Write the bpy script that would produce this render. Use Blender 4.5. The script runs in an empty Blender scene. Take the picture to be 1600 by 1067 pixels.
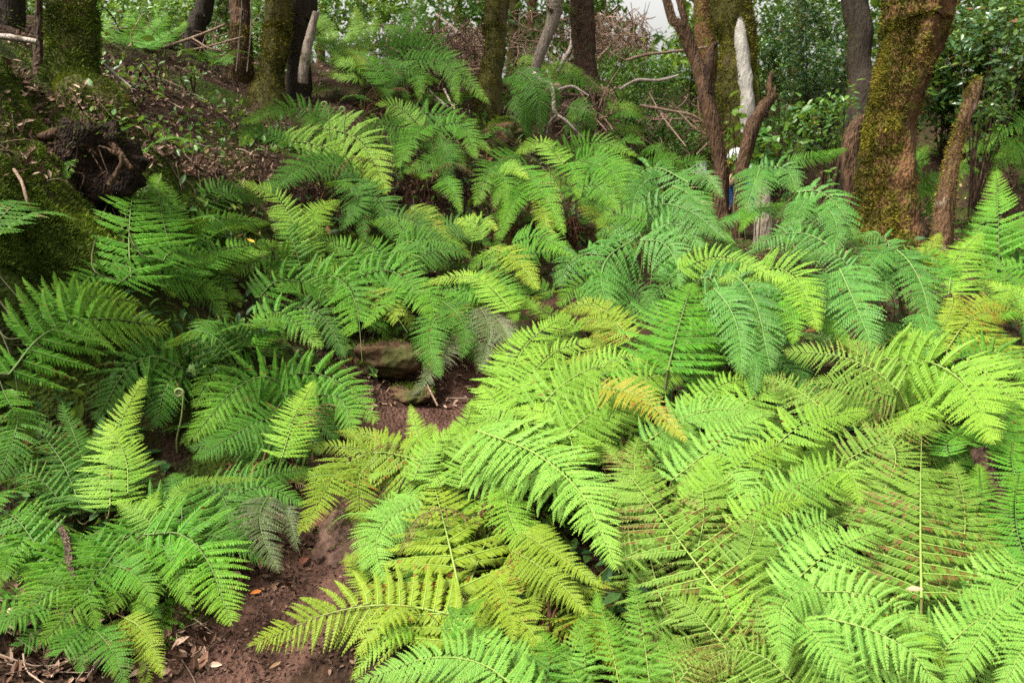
import bpy, math
import numpy as np
from mathutils import Vector, Matrix

R = np.random.default_rng(11)
scene = bpy.context.scene
COL = scene.collection
# ---------------------------------------------------------------- camera model
CAM_H, PITCH, FPX = 1.6, math.radians(14.0), 1245.0
CAM = np.array([0.0, 0.0, CAM_H])
FWD = np.array([0.0, math.cos(PITCH), -math.sin(PITCH)])
UPV = np.array([0.0, math.sin(PITCH), math.cos(PITCH)])
RGT = np.array([1.0, 0.0, 0.0])


def P(px, py, d):
    """a point of the place: seen at photo pixel px,py (1600 wide) and d metres deep"""
    return CAM + d * (FWD + RGT * ((px - 800) / FPX) + UPV * ((533.5 - py) / FPX))


def norm(v):
    return v / np.maximum(np.linalg.norm(v, axis=-1, keepdims=True), 1e-9)


# ---------------------------------------------------------------- noise
def _h(ix, iy, iz, s):
    n = (ix * 374761393 + iy * 668265263 + iz * 2147483647 + s * 1274126177) & 0xFFFFFFFF
    n = ((n ^ (n >> 13)) * 1274126177) & 0xFFFFFFFF
    n = n ^ (n >> 16)
    return (n & 0xFFFF) / 65535.0


def vnoise(p, s=0):
    p = np.asarray(p, float)
    i = np.floor(p).astype(np.int64)
    f = p - i
    f = f * f * (3 - 2 * f)
    x, y, z = i[..., 0], i[..., 1], i[..., 2]
    fx, fy, fz = f[..., 0], f[..., 1], f[..., 2]
    r = 0
    for a in (0, 1):
        for b in (0, 1):
            for c in (0, 1):
                w = (fx if a else 1 - fx) * (fy if b else 1 - fy) * (fz if c else 1 - fz)
                r = r + w * _h(x + a, y + b, z + c, s)
    return r * 2 - 1


def fbm(p, s=0, o=4):
    r, a, q = 0, 1.0, np.asarray(p, float)
    for k in range(o):
        r = r + a * vnoise(q, s + k * 17)
        a *= 0.5
        q = q * 2.03
    return r


# ---------------------------------------------------------------- mesh building
class MB:
    def __init__(self):
        self.v, self.q, self.t, self.a, self.n = [], [], [], [], 0

    def add(self, v, q=None, t=None, a=None):
        v = np.asarray(v, float).reshape(-1, 3)
        if q is not None and len(q):
            self.q.append(np.asarray(q, np.int64).reshape(-1, 4) + self.n)
        if t is not None and len(t):
            self.t.append(np.asarray(t, np.int64).reshape(-1, 3) + self.n)
        if a is None:
            a = np.zeros((len(v), 3))
        a = np.broadcast_to(np.asarray(a, float), (len(v), 3))
        self.v.append(v)
        self.a.append(a)
        self.n += len(v)

    def mesh(self, name, mat, smooth=True):
        V = np.concatenate(self.v) if self.v else np.zeros((0, 3))
        Q = np.concatenate(self.q) if self.q else np.zeros((0, 4), np.int64)
        T = np.concatenate(self.t) if self.t else np.zeros((0, 3), np.int64)
        me = bpy.data.meshes.new(name)
        me.vertices.add(len(V))
        me.vertices.foreach_set('co', V.astype(np.float32).ravel())
        me.loops.add(Q.size + T.size)
        me.loops.foreach_set('vertex_index', np.concatenate([Q.ravel(), T.ravel()]).astype(np.int32))
        me.polygons.add(len(Q) + len(T))
        ls = np.concatenate([np.arange(len(Q)) * 4, Q.size + np.arange(len(T)) * 3]).astype(np.int32)
        me.polygons.foreach_set('loop_start', ls)
        me.polygons.foreach_set('use_smooth', np.full(len(ls), smooth))
        A = np.concatenate(self.a)
        at = me.attributes.new('leaf', 'FLOAT_COLOR', 'POINT')
        at.data.foreach_set('color', np.concatenate([A, np.ones((len(A), 1))], 1).astype(np.float32).ravel())
        me.materials.append(mat)
        me.update(calc_edges=True)
        me.validate()
        return me

    def build(self, name, mat, parent=None, smooth=True, origin=None):
        if origin is not None:
            self.v = [v - np.asarray(origin) for v in self.v]
        o = bpy.data.objects.new(name, self.mesh(name, mat, smooth))
        COL.objects.link(o)
        if parent is not None:
            o.parent = parent
        if origin is not None:
            o.location = origin
        return o


def tag(o, label=None, cat=None, group=None, kind=None):
    for k, v in (('label', label), ('category', cat), ('group', group), ('kind', kind)):
        if v:
            o[k] = v
    return o


def thing(name, loc, label, cat, group=None):
    o = bpy.data.objects.new(name, None)
    COL.objects.link(o)
    o.location = loc
    o.empty_display_size = 0.1
    return tag(o, label, cat, group)


def part(mb, name, mat, root, smooth=True):
    """mesh in world coordinates -> child of an unrotated Empty"""
    o = root
    off = np.zeros(3)
    while o is not None:
        off = off + np.array(o.location)
        o = o.parent
    mb.v = [v - off for v in mb.v]
    return mb.build(name, mat, root, smooth)


def spline(pts, n, radii=None):
    pts = np.asarray(pts, float)
    m = len(pts)
    if m == 2:
        u = np.linspace(0, 1, n)[:, None]
        out = pts[0] * (1 - u) + pts[1] * u
    else:
        e = np.vstack([2 * pts[0] - pts[1], pts, 2 * pts[-1] - pts[-2]])
        u = np.linspace(0, m - 1, n)
        i = np.minimum(u.astype(int), m - 2)
        f = (u - i)[:, None]
        p0, p1, p2, p3 = e[i], e[i + 1], e[i + 2], e[i + 3]
        out = 0.5 * (2 * p1 + (p2 - p0) * f + (2 * p0 - 5 * p1 + 4 * p2 - p3) * f ** 2 + (3 * p1 - p0 - 3 * p2 + p3) * f ** 3)
    if radii is None:
        return out
    return out, np.interp(np.linspace(0, m - 1, n), np.arange(m), radii)


def frames(path):
    T = norm(np.gradient(path, axis=0))
    ref = np.array([1.0, 0, 0]) if abs(T[0][0]) < 0.8 else np.array([0, 1.0, 0])
    U = np.zeros_like(T)
    u = ref
    for k in range(len(T)):
        u = u - T[k] * (u @ T[k])
        u = u / max(np.linalg.norm(u), 1e-9)
        U[k] = u
    return T, U, np.cross(T, U)


def tube(mb, pts, radii, n=24, sides=8, amp=0.0, freq=6.0, seed=0, attr=(0, 0, 0), cap=True, ridge=0.0, sway=0.0):
    """tapered, bumpy tube; returns surface points and outward normals"""
    path, r = spline(pts, n, radii)
    if sway:
        zz = np.concatenate([[0], np.cumsum(np.linalg.norm(np.diff(path, axis=0), axis=1))])
        for ax in (0, 1):
            path[:, ax] += sway * r * fbm(np.stack([zz * 1.6, zz * 0 + ax * 9.3, zz * 0], 1), seed + 41, 3)
    T, U, W = frames(path)
    ang = np.linspace(0, 2 * math.pi, sides, endpoint=False)
    D = U[:, None, :] * np.cos(ang)[None, :, None] + W[:, None, :] * np.sin(ang)[None, :, None]
    rr = np.broadcast_to(r[:, None], (n, sides)).copy()
    if amp:
        q = path[:, None, :] + D * r[:, None, None]
        rr = rr * (1 + amp * fbm(q * freq * np.array([1, 1, 0.45]), seed, 4))
    if ridge:
        rr = rr * (1 + ridge * np.sin(ang[None, :] * 5 + path[:, 2][:, None] * 2.3 + seed) + 0.6 * ridge * np.sin(ang[None, :] * 9 - path[:, 2][:, None] * 3.1 + seed))
    V = path[:, None, :] + D * rr[:, :, None]
    i = np.arange(n - 1)[:, None] * sides
    j = np.arange(sides)[None, :]
    j2 = (j + 1) % sides
    Q = np.stack([i + j, i + j2, i + sides + j2, i + sides + j], -1).reshape(-1, 4)
    mb.add(V.reshape(-1, 3), Q, a=attr)
    if cap:
        for k, row in ((0, path[0]), (n - 1, path[-1])):
            b = V[k]
            vv = np.vstack([b, row[None]])
            tri = [(a, (a + 1) % sides, sides) if k else ((a + 1) % sides, a, sides) for a in range(sides)]
            mb.add(vv, t=tri, a=attr)
    return V.reshape(-1, 3), np.broadcast_to(D, V.shape).reshape(-1, 3)


def tufts(mb, pts, nrm, size, rng, lay=0.6, colour=None):
    """little moss blades: thin triangles leaning off a surface"""
    n = len(pts)
    d = norm(nrm + rng.normal(0, lay, (n, 3)))
    s = norm(np.cross(d, rng.normal(0, 1, (n, 3))))
    L = size * rng.uniform(0.5, 1.4, n)[:, None]
    w = L * rng.uniform(0.10, 0.24, n)[:, None]
    base = pts - nrm * size * 0.25
    V = np.stack([base - s * w, base + s * w, base + d * L + s * rng.normal(0, .3, (n, 1)) * L], 1)
    tone = rng.uniform(0, 1, (n, 1)) if colour is None else np.clip(colour.reshape(-1, 1) + rng.normal(0, .12, (n, 1)), 0, 1)
    a = np.repeat(np.concatenate([tone, rng.uniform(0, 1, (n, 2))], 1)[:, None, :], 3, 1)
    mb.add(V.reshape(-1, 3), t=np.arange(n * 3).reshape(-1, 3), a=a.reshape(-1, 3))


def leaves(mb, pts, dirs, nrm, L, W, rng, fold=0.25, droop=0.25, dead=False):
    """pointed elliptic leaves of 8 vertices, folded along the midrib; tone in attr"""
    n = len(pts)
    dirs = norm(dirs)
    nrm = norm(nrm - dirs * np.sum(nrm * dirs, 1, keepdims=True))
    sd = np.cross(dirs, nrm)
    L = np.broadcast_to(np.asarray(L, float), (n,))[:, None]
    W = np.broadcast_to(np.asarray(W, float), (n,))[:, None] * 0.5
    us = (0.0, 0.3, 0.65, 1.0)
    ws = (0.12, 0.95, 0.8, 0.0)
    rows = []
    for u, w in zip(us, ws):
        c = pts + dirs * L * u - nrm * L * droop * u * u
        rows.append((c - sd * W * w + nrm * W * w * fold, c, c + sd * W * w + nrm * W * w * fold))
    V = np.stack([rows[0][1], rows[1][0], rows[1][1], rows[1][2], rows[2][0], rows[2][1], rows[2][2], rows[3][1]], 1)
    b = np.arange(n)[:, None] * 8
    tri = np.concatenate([b + np.array(x) for x in ((0, 2, 1), (0, 3, 2), (4, 5, 7), (5, 6, 7))], 0)
    qd = np.concatenate([b + np.array(x) for x in ((1, 2, 5, 4), (2, 3, 6, 5))], 0)
    a = rng.uniform(0, 1, (n, 3))
    if not dead:   # living leaves: few brown ones, some young
        a[:, 1] = np.where(a[:, 1] > .975, .8, 0)
        a[:, 2] = a[:, 2] ** 3 * .4
    a = np.repeat(a[:, None, :], 8, 1).reshape(-1, 3)
    mb.add(V.reshape(-1, 3), qd, tri, a)


# ---------------------------------------------------------------- materials
def node_mat(name):
    m = bpy.data.materials.new(name)
    m.use_nodes = True
    nt = m.node_tree
    b = nt.nodes['Principled BSDF']
    return m, nt, b, nt.nodes['Material Output']


def N(nt, t, **k):
    n = nt.nodes.new(t)
    for a, v in k.items():
        if a.startswith('i_'):
            n.inputs[int(a[2:])].default_value = v
        else:
            setattr(n, a, v)
    return n


def mixc(nt, fac, a, b, blend='MIX'):
    n = nt.nodes.new('ShaderNodeMix')
    n.data_type = 'RGBA'
    n.blend_type = blend
    for i, v in ((0, fac), (6, a), (7, b)):
        if isinstance(v, (int, float)):
            n.inputs[i].default_value = v
        elif isinstance(v, tuple):
            n.inputs[i].default_value = (*v, 1)
        else:
            nt.links.new(v, n.inputs[i])
    return n.outputs[2]


def ramp(nt, src, lo, hi):
    n = nt.nodes.new('ShaderNodeMapRange')
    n.inputs[1].default_value = lo
    n.inputs[2].default_value = hi
    nt.links.new(src, n.inputs[0])
    return n.outputs[0]


def leaf_mat(name, dark, light, rust=(.16, .055, .018), young=(.26, .36, .03), trans=.2, rough=.5, spec=.35):
    """foliage: attr r = light/dark, g = rusty or dead, b = young yellow-green growth"""
    m, nt, b, out = node_mat(name)
    at = N(nt, 'ShaderNodeAttribute', attribute_name='leaf')
    sp = N(nt, 'ShaderNodeSeparateColor')
    nt.links.new(at.outputs['Color'], sp.inputs[0])
    geo = N(nt, 'ShaderNodeTexCoord')
    nz = N(nt, 'ShaderNodeTexNoise')
    nz.inputs['Scale'].default_value = 9.0
    nz.inputs['Detail'].default_value = 3.0
    nt.links.new(geo.outputs['Object'], nz.inputs['Vector'])
    add = N(nt, 'ShaderNodeMath', operation='MULTIPLY_ADD', i_1=.55)
    nt.links.new(sp.outputs[0], add.inputs[0])
    r2 = ramp(nt, nz.outputs[0], .3, .9)
    sc = N(nt, 'ShaderNodeMath', operation='MULTIPLY', i_1=.5)
    nt.links.new(r2, sc.inputs[0])
    nt.links.new(sc.outputs[0], add.inputs[2])
    c = mixc(nt, add.outputs[0], dark, light)
    c = mixc(nt, sp.outputs[2], c, young)
    c = mixc(nt, sp.outputs[1], c, rust)
    nt.links.new(c, b.inputs['Base Color'])
    b.inputs['Roughness'].default_value = rough
    b.inputs['Specular IOR Level'].default_value = spec
    tr = N(nt, 'ShaderNodeBsdfTranslucent')
    tc = mixc(nt, .35, c, (.35, .5, .04), 'MIX')
    tc = mixc(nt, sp.outputs[1], tc, rust)
    nt.links.new(tc, tr.inputs[0])
    ms = N(nt, 'ShaderNodeMixShader', i_0=trans)
    nt.links.new(b.outputs[0], ms.inputs[1])
    nt.links.new(tr.outputs[0], ms.inputs[2])
    nt.links.new(ms.outputs[0], out.inputs[0])
    return m


def bark_mat(name, c1, c2, c3=None, scale=5.0, stretch=.25, bump=.6, rough=.9, c3lo=.55):
    m, nt, b, out = node_mat(name)
    tc = N(nt, 'ShaderNodeTexCoord')
    mp = N(nt, 'ShaderNodeMapping')
    mp.inputs['Scale'].default_value = (1, 1, stretch)
    nt.links.new(tc.outputs['Object'], mp.inputs[0])
    n1 = N(nt, 'ShaderNodeTexNoise')
    n1.inputs['Scale'].default_value = scale * 4
    n1.inputs['Detail'].default_value = 8
    n1.inputs['Roughness'].default_value = .65
    nt.links.new(mp.outputs[0], n1.inputs[0])
    n2 = N(nt, 'ShaderNodeTexVoronoi')
    n2.inputs['Scale'].default_value = scale * 9
    nt.links.new(mp.outputs[0], n2.inputs[0])
    c = mixc(nt, ramp(nt, n1.outputs[0], .3, .7), c1, c2)
    if c3:
        n3 = N(nt, 'ShaderNodeTexNoise')
        n3.inputs['Scale'].default_value = scale * 1.3
        n3.inputs['Detail'].default_value = 6
        nt.links.new(tc.outputs['Object'], n3.inputs[0])
        c = mixc(nt, ramp(nt, n3.outputs[0], c3lo, c3lo + .1), c, c3)
    nt.links.new(c, b.inputs['Base Color'])
    b.inputs['Roughness'].default_value = rough
    b.inputs['Specular IOR Level'].default_value = .2
    ad = N(nt, 'ShaderNodeMath', operation='ADD')
    nt.links.new(n1.outputs[0], ad.inputs[0])
    nt.links.new(n2.outputs[0], ad.inputs[1])
    bp = N(nt, 'ShaderNodeBump')
    bp.inputs['Strength'].default_value = bump
    bp.inputs['Distance'].default_value = .02
    nt.links.new(ad.outputs[0], bp.inputs['Height'])
    nt.links.new(bp.outputs[0], b.inputs['Normal'])
    return m


def attr_mat(name, cols, rough=.85, spec=.2, trans=0.0):
    """colour picked along a ramp by attr r"""
    m, nt, b, out = node_mat(name)
    at = N(nt, 'ShaderNodeAttribute', attribute_name='leaf')
    sp = N(nt, 'ShaderNodeSeparateColor')
    nt.links.new(at.outputs['Color'], sp.inputs[0])
    rp = N(nt, 'ShaderNodeValToRGB')
    el = rp.color_ramp.elements
    while len(el) < len(cols):
        el.new(.5)
    for k, c in enumerate(cols):
        el[k].position = k / (len(cols) - 1)
        el[k].color = (*c, 1)
    nt.links.new(sp.outputs[0], rp.inputs[0])
    hv = N(nt, 'ShaderNodeHueSaturation')
    vr = N(nt, 'ShaderNodeMapRange')
    vr.inputs[3].default_value = .65
    vr.inputs[4].default_value = 1.3
    nt.links.new(sp.outputs[1], vr.inputs[0])
    nt.links.new(vr.outputs[0], hv.inputs['Value'])
    nt.links.new(rp.outputs[0], hv.inputs['Color'])
    nt.links.new(hv.outputs[0], b.inputs['Base Color'])
    b.inputs['Roughness'].default_value = rough
    b.inputs['Specular IOR Level'].default_value = spec
    if trans:
        tr = N(nt, 'ShaderNodeBsdfTranslucent')
        nt.links.new(hv.outputs[0], tr.inputs[0])
        ms = N(nt, 'ShaderNodeMixShader', i_0=trans)
        nt.links.new(b.outputs[0], ms.inputs[1])
        nt.links.new(tr.outputs[0], ms.inputs[2])
        nt.links.new(ms.outputs[0], out.inputs[0])
    return m


def plain_mat(name, c, rough=.7, spec=.3, noise=.15):
    m, nt, b, out = node_mat(name)
    tc = N(nt, 'ShaderNodeTexCoord')
    n1 = N(nt, 'ShaderNodeTexNoise')
    n1.inputs['Scale'].default_value = 14
    nt.links.new(tc.outputs['Object'], n1.inputs[0])
    d = tuple(x * (1 - noise * 2) for x in c)
    nt.links.new(mixc(nt, n1.outputs[0], d, c), b.inputs['Base Color'])
    b.inputs['Roughness'].default_value = rough
    b.inputs['Specular IOR Level'].default_value = spec
    return m
# ---------------------------------------------------------------- terrain
GP = [P(*a) for a in (
    (350, 1062, 2.45), (480, 900, 3.05), (560, 780, 3.7), (620, 690, 4.35), (690, 612, 5.2), (745, 597, 5.45),
    (20, 1000, 2.6), (250, 960, 2.75), (380, 870, 3.2), (140, 700, 3.6), (20, 450, 3.7), (20, 330, 3.9), (30, 200, 4.3),
    (20, 70, 5.5), (110, 165, 5.8), (250, 200, 6.0), (330, 270, 5.6), (300, 130, 7.5), (430, 165, 8.0), (280, 420, 4.9),
    (400, 580, 4.3), (560, 590, 4.9), (500, 420, 5.7), (600, 340, 6.5), (700, 270, 7.2), (600, 175, 8.2), (760, 175, 9.0),
    (900, 195, 10.0), (870, 380, 6.9), (760, 510, 6.0), (1000, 310, 9.0), (1110, 352, 10.0), (1200, 350, 9.5), (1000, 230, 12.5), (1170, 250, 12.5),
    (1390, 392, 6.8), (1500, 410, 6.5), (1580, 300, 8.5), (1300, 262, 11.0), (1550, 200, 12.0))]
GP += [np.array(a, float) for a in (
    (.5, 3, .1), (1.5, 2, .1), (2.5, 3, .2), (1, 4.5, .3), (2.5, 5, .5), (.8, 1.2, 0), (-.5, 1, 0), (3.5, 2, .2), (4.5, 5, .6),
    (5, 9, .9), (-10, 4, 3.4), (-8, 12, 3.0), (-4, 15, 2.9), (0, 16, 2.7), (5, 16, 2), (10, 15, 2.5), (10, 8, 1.2), (-12, 20, 3.8),
    (0, 25, 3.4), (12, 25, 3.6), (-6, 2, 2.8), (-6, 0, 2.5), (-2, -2, .2), (3, -3, 0), (-8, -6, 2), (8, -4, .2), (0, -8, -.4), (25, 5, 2), (-25, 5, 6), (20, 30, 4), (-20, 35, 5), (0, 40, 4))]
GP = np.array(GP)


def _phi(r):
    return r * r * np.log(np.maximum(r, 1e-6))


def _fit():
    n = len(GP)
    K = _phi(np.linalg.norm(GP[:, None, :2] - GP[None, :, :2], axis=-1)) + np.eye(n) * .02
    A = np.zeros((n + 3, n + 3))
    A[:n, :n] = K
    A[:n, n] = 1
    A[:n, n + 1:] = GP[:, :2]
    A[n:, :n] = A[:n, n:].T
    return np.linalg.solve(A, np.concatenate([GP[:, 2], np.zeros(3)]))


WTS = _fit()


def trail_x(y):
    return np.interp(y, [-2, 1, 2.2, 2.97, 4.1, 5.2, 6.0, 8], [-1.1, -1.0, -.87, -.8, -.62, -.42, .1, 1.5])


def ground_smooth(x, y):
    x = np.asarray(x, float)
    y = np.asarray(y, float)
    xc, yc = np.clip(x, -24, 24), np.clip(y, -8, 38)
    p = np.stack([xc, yc], -1).reshape(-1, 2)
    z = _phi(np.linalg.norm(p[:, None] - GP[None, :, :2], axis=-1)) @ WTS[:-3] + WTS[-3] + p @ WTS[-2:]
    return z.reshape(x.shape)


def on_trail(x, y):
    w = np.abs(x - trail_x(y))
    return np.clip(1 - (w - .18) / .12, 0, 1) * (y < 6.2) * (y > -3)


def ground(x, y):
    x = np.asarray(x, float)
    y = np.asarray(y, float)
    z = ground_smooth(x, y)
    q = np.stack([x, y, np.zeros_like(x)], -1)
    tr = on_trail(x, y)
    z = z + (1 - .75 * tr) * (.09 * fbm(q * 1.3, 3, 3) + .035 * fbm(q * 5, 5, 3)) + .016 * fbm(q * 12, 9, 3)
    # the steep mossy bank left of the path is lumpier
    b = np.clip((-1.9 - x) / .5, 0, 1) * np.clip((6 - y) / 1, 0, 1)
    z = z + b * .16 * fbm(q * 2.6, 21, 5)
    # earth lip along the right-hand edge of the path
    e = np.exp(-((x - trail_x(y) - .24) / .07) ** 2) * np.clip((y - 2.4) / .4, 0, 1) * np.clip((4.6 - y) / .4, 0, 1)
    return z + e * .07


def axis(lo, hi, a, b, fine):
    s = list(np.arange(a, b + fine / 2, fine))
    st, v = fine, a
    left = []
    while v > lo:
        st *= 1.22
        v -= st
        left.append(v)
    st, v = fine, b
    right = []
    while v < hi:
        st *= 1.22
        v += st
        right.append(v)
    return np.array(left[::-1] + s + right)


def make_ground():
    xs, ys = axis(-140, 140, -5, 6, .045), axis(-60, 200, .6, 12, .045)
    X, Y = np.meshgrid(xs, ys)
    Z = ground(X, Y)
    q = np.stack([X, Y, Z], -1)
    tr = on_trail(X + .1 * vnoise(q * 3, 4), Y)
    bank = np.clip((-1.6 - X + .3 * vnoise(q * 2, 41)) / .4, 0, 1) * np.clip((6.3 - Y) / 1.5, 0, 1)
    moss = np.clip(fbm(q * 1.4, 31, 4) * 1.1 + .15 + .7 * bank, 0, 1) * (1 - tr)
    n, m = X.shape
    i = np.arange(n - 1)[:, None] * m
    j = np.arange(m - 1)[None]
    Q = np.stack([i + j, i + j + 1, i + m + j + 1, i + m + j], -1).reshape(-1, 4)
    mb = MB()
    mb.add(q.reshape(-1, 3), Q, a=np.stack([moss, tr, bank], -1).reshape(-1, 3))
    m_, nt, b, out = node_mat('soil')
    at = N(nt, 'ShaderNodeAttribute', attribute_name='leaf')
    sp = N(nt, 'ShaderNodeSeparateColor')
    nt.links.new(at.outputs['Color'], sp.inputs[0])
    tc = N(nt, 'ShaderNodeTexCoord')
    n1 = N(nt, 'ShaderNodeTexNoise')
    n1.inputs['Scale'].default_value = 30
    n1.inputs['Detail'].default_value = 8
    n1.inputs['Roughness'].default_value = .7
    n2 = N(nt, 'ShaderNodeTexNoise')
    n2.inputs['Scale'].default_value = 4
    n2.inputs['Detail'].default_value = 6
    n3 = N(nt, 'ShaderNodeTexVoronoi')
    n3.inputs['Scale'].default_value = 46
    for k in (n1, n2, n3):
        nt.links.new(tc.outputs['Object'], k.inputs[0])
    litter = mixc(nt, ramp(nt, n1.outputs[0], .35, .7), (.013, .007, .004), (.066, .036, .021))
    soil = mixc(nt, ramp(nt, n1.outputs[0], .3, .7), (.026, .012, .008), (.095, .046, .032))
    soil = mixc(nt, ramp(nt, n2.outputs[0], .35, .7), soil, (.115, .060, .043))
    mossc = mixc(nt, ramp(nt, n1.outputs[0], .3, .75), (.011, .021, .001), (.055, .082, .006))
    dirty = mixc(nt, ramp(nt, n2.outputs[0], .52, .7), mossc, (.016, .009, .004))
    c = mixc(nt, sp.outputs[0], litter, dirty)
    c = mixc(nt, sp.outputs[1], c, soil)
    nt.links.new(c, b.inputs['Base Color'])
    b.inputs['Roughness'].default_value = .95
    b.inputs['Specular IOR Level'].default_value = .15
    ad = N(nt, 'ShaderNodeMath', operation='ADD')
    nt.links.new(n1.outputs[0], ad.inputs[0])
    nt.links.new(n3.outputs[0], ad.inputs[1])
    bp = N(nt, 'ShaderNodeBump')
    bp.inputs['Strength'].default_value = .8
    bp.inputs['Distance'].default_value = .03
    nt.links.new(ad.outputs[0], bp.inputs['Height'])
    nt.links.new(bp.outputs[0], b.inputs['Normal'])
    o = mb.build('ground', m_)
    tag(o, kind='structure')
    return o


make_ground()


def gnormal(x, y, e=.06):
    zx = (ground(x + e, y) - ground(x - e, y)) / (2 * e)
    zy = (ground(x, y + e) - ground(x, y - e)) / (2 * e)
    return norm(np.stack([-zx, -zy, np.ones_like(zx)], -1))


def ray_ground(px, py, lo=1.8, hi=26, n=140):
    """first ground point seen along the photo ray (arrays), and its depth; depth nan where none"""
    px, py = np.atleast_1d(px).astype(float), np.atleast_1d(py).astype(float)
    ds = lo * (hi / lo) ** np.linspace(0, 1, n)
    dirs = FWD + RGT * ((px - 800) / FPX)[:, None] + UPV * ((533.5 - py) / FPX)[:, None]
    hit = np.full(len(px), np.nan)
    for d in ds:
        q = CAM + dirs * d
        below = (q[:, 2] < ground_smooth(q[:, 0], q[:, 1])) & np.isnan(hit)
        hit[below] = d
    lo_, hi_ = hit * (lo / hi) ** (1.0 / (n - 1)), hit.copy()
    for _ in range(7):
        m_ = (lo_ + hi_) / 2
        q = CAM + dirs * np.nan_to_num(m_, nan=5.0)[:, None]
        u = q[:, 2] < ground_smooth(q[:, 0], q[:, 1])
        hi_ = np.where(u, m_, hi_)
        lo_ = np.where(u, lo_, m_)
    hit = hi_
    q = CAM + dirs * hit[:, None]
    q[:, 2] = ground(np.nan_to_num(q[:, 0]), np.nan_to_num(q[:, 1]))
    return q, hit
# ---------------------------------------------------------------- ferns
LM = {
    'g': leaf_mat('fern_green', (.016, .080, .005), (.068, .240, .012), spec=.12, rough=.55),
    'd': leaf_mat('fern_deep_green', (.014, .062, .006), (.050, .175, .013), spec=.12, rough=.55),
    'l': leaf_mat('fern_lime', (.050, .145, .009), (.150, .290, .024), trans=.14, spec=.14, rough=.55),
    'y': leaf_mat('fern_yellowing', (.074, .135, .008), (.175, .245, .018), rust=(.20, .070, .012), spec=.12, rough=.55),
    'r': leaf_mat('fern_rust_flecked', (.052, .120, .012), (.130, .235, .026), rust=(.125, .050, .020), spec=.12, rough=.55),
    'w': leaf_mat('fern_glossy', (.015, .078, .009), (.062, .210, .028), rough=.5, spec=.2, trans=.25),
    'p': leaf_mat('fern_pale_fresh', (.056, .165, .018), (.160, .325, .050), trans=.14, spec=.14, rough=.55),
    'b': leaf_mat('fern_withered', (.045, .070, .028), (.100, .115, .050), rust=(.12, .075, .05), trans=.2, spec=.2),
    's': leaf_mat('fern_simple_blade', (.036, .115, .010), (.095, .250, .020), spec=.15, rough=.5),
    'x': leaf_mat('fern_dead_brown', (.045, .018, .009), (.125, .055, .026), rust=(.16, .09, .05), young=(.1, .05, .02), trans=.1, spec=.1),
    'o': leaf_mat('fern_golden', (.150, .145, .010), (.240, .200, .013), rust=(.30, .11, .012), spec=.2),
}
STALK = {k: attr_mat('fern_stalk_' + n, c, rough=.6) for k, n, c in (
    ('g', 'green', ((.10, .17, .04), (.075, .10, .03), (.05, .028, .014))),
    ('l', 'pale', ((.17, .27, .05), (.17, .20, .05), (.07, .035, .018))),
    ('w', 'light', ((.14, .27, .08), (.14, .18, .05), (.06, .03, .015))))}
SK = dict(g='g', d='g', l='l', y='l', r='l', w='w', p='l', b='g', o='l', s='l', x='g')
DEAD = attr_mat('dead_fern', ((.020, .009, .005), (.06, .024, .012), (.13, .055, .027)), rough=.9)
KP = {  # spacing, pinnule length ratio, forward curve, droop, roof, pinnule lean, first and last pinna angle, rust, young
    'g': (.255, 0.141, .16, .12, .25, .45, .22, .72, .015, .25),
    'd': (.222, 0.127, .16, .18, .25, .45, .20, .72, .05, .0),
    'l': (.222, 0.127, .16, .14, .20, .45, .22, .72, .02, .25),
    'y': (.255, 0.136, .14, .16, .25, .42, .20, .70, .13, .2),
    'r': (.20, 0.107, .10, .14, .35, .40, .16, .68, .24, .1),
    'x': (.25, .090, .10, .60, .55, .50, .15, .70, .3, .0),
    's': (.42, .180, .10, .10, .15, .62, .12, .80, .02, .05),
    'w': (.27, 0.150, .12, .40, .32, .50, .18, .72, .0, .08),
    'p': (.222, 0.122, .16, .16, .22, .45, .20, .72, .01, .1),
    'b': (.255, 0.136, .10, .35, .45, .45, .15, .70, .45, .0),
    'o': (.255, 0.136, .12, .14, .25, .42, .22, .70, .30, .2),
}


def bladepoly(mb, V, tone):
    """V (...,5,3): base pair, shoulder pair, tip"""
    V = V.reshape(-1, 5, 3)
    k = np.arange(len(V))[:, None] * 5
    mb.add(V.reshape(-1, 3), k + np.array([0, 1, 3, 2]), k + np.array([2, 3, 4]), np.repeat(tone.reshape(-1, 1, 3), 5, 1).reshape(-1, 3))


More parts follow.
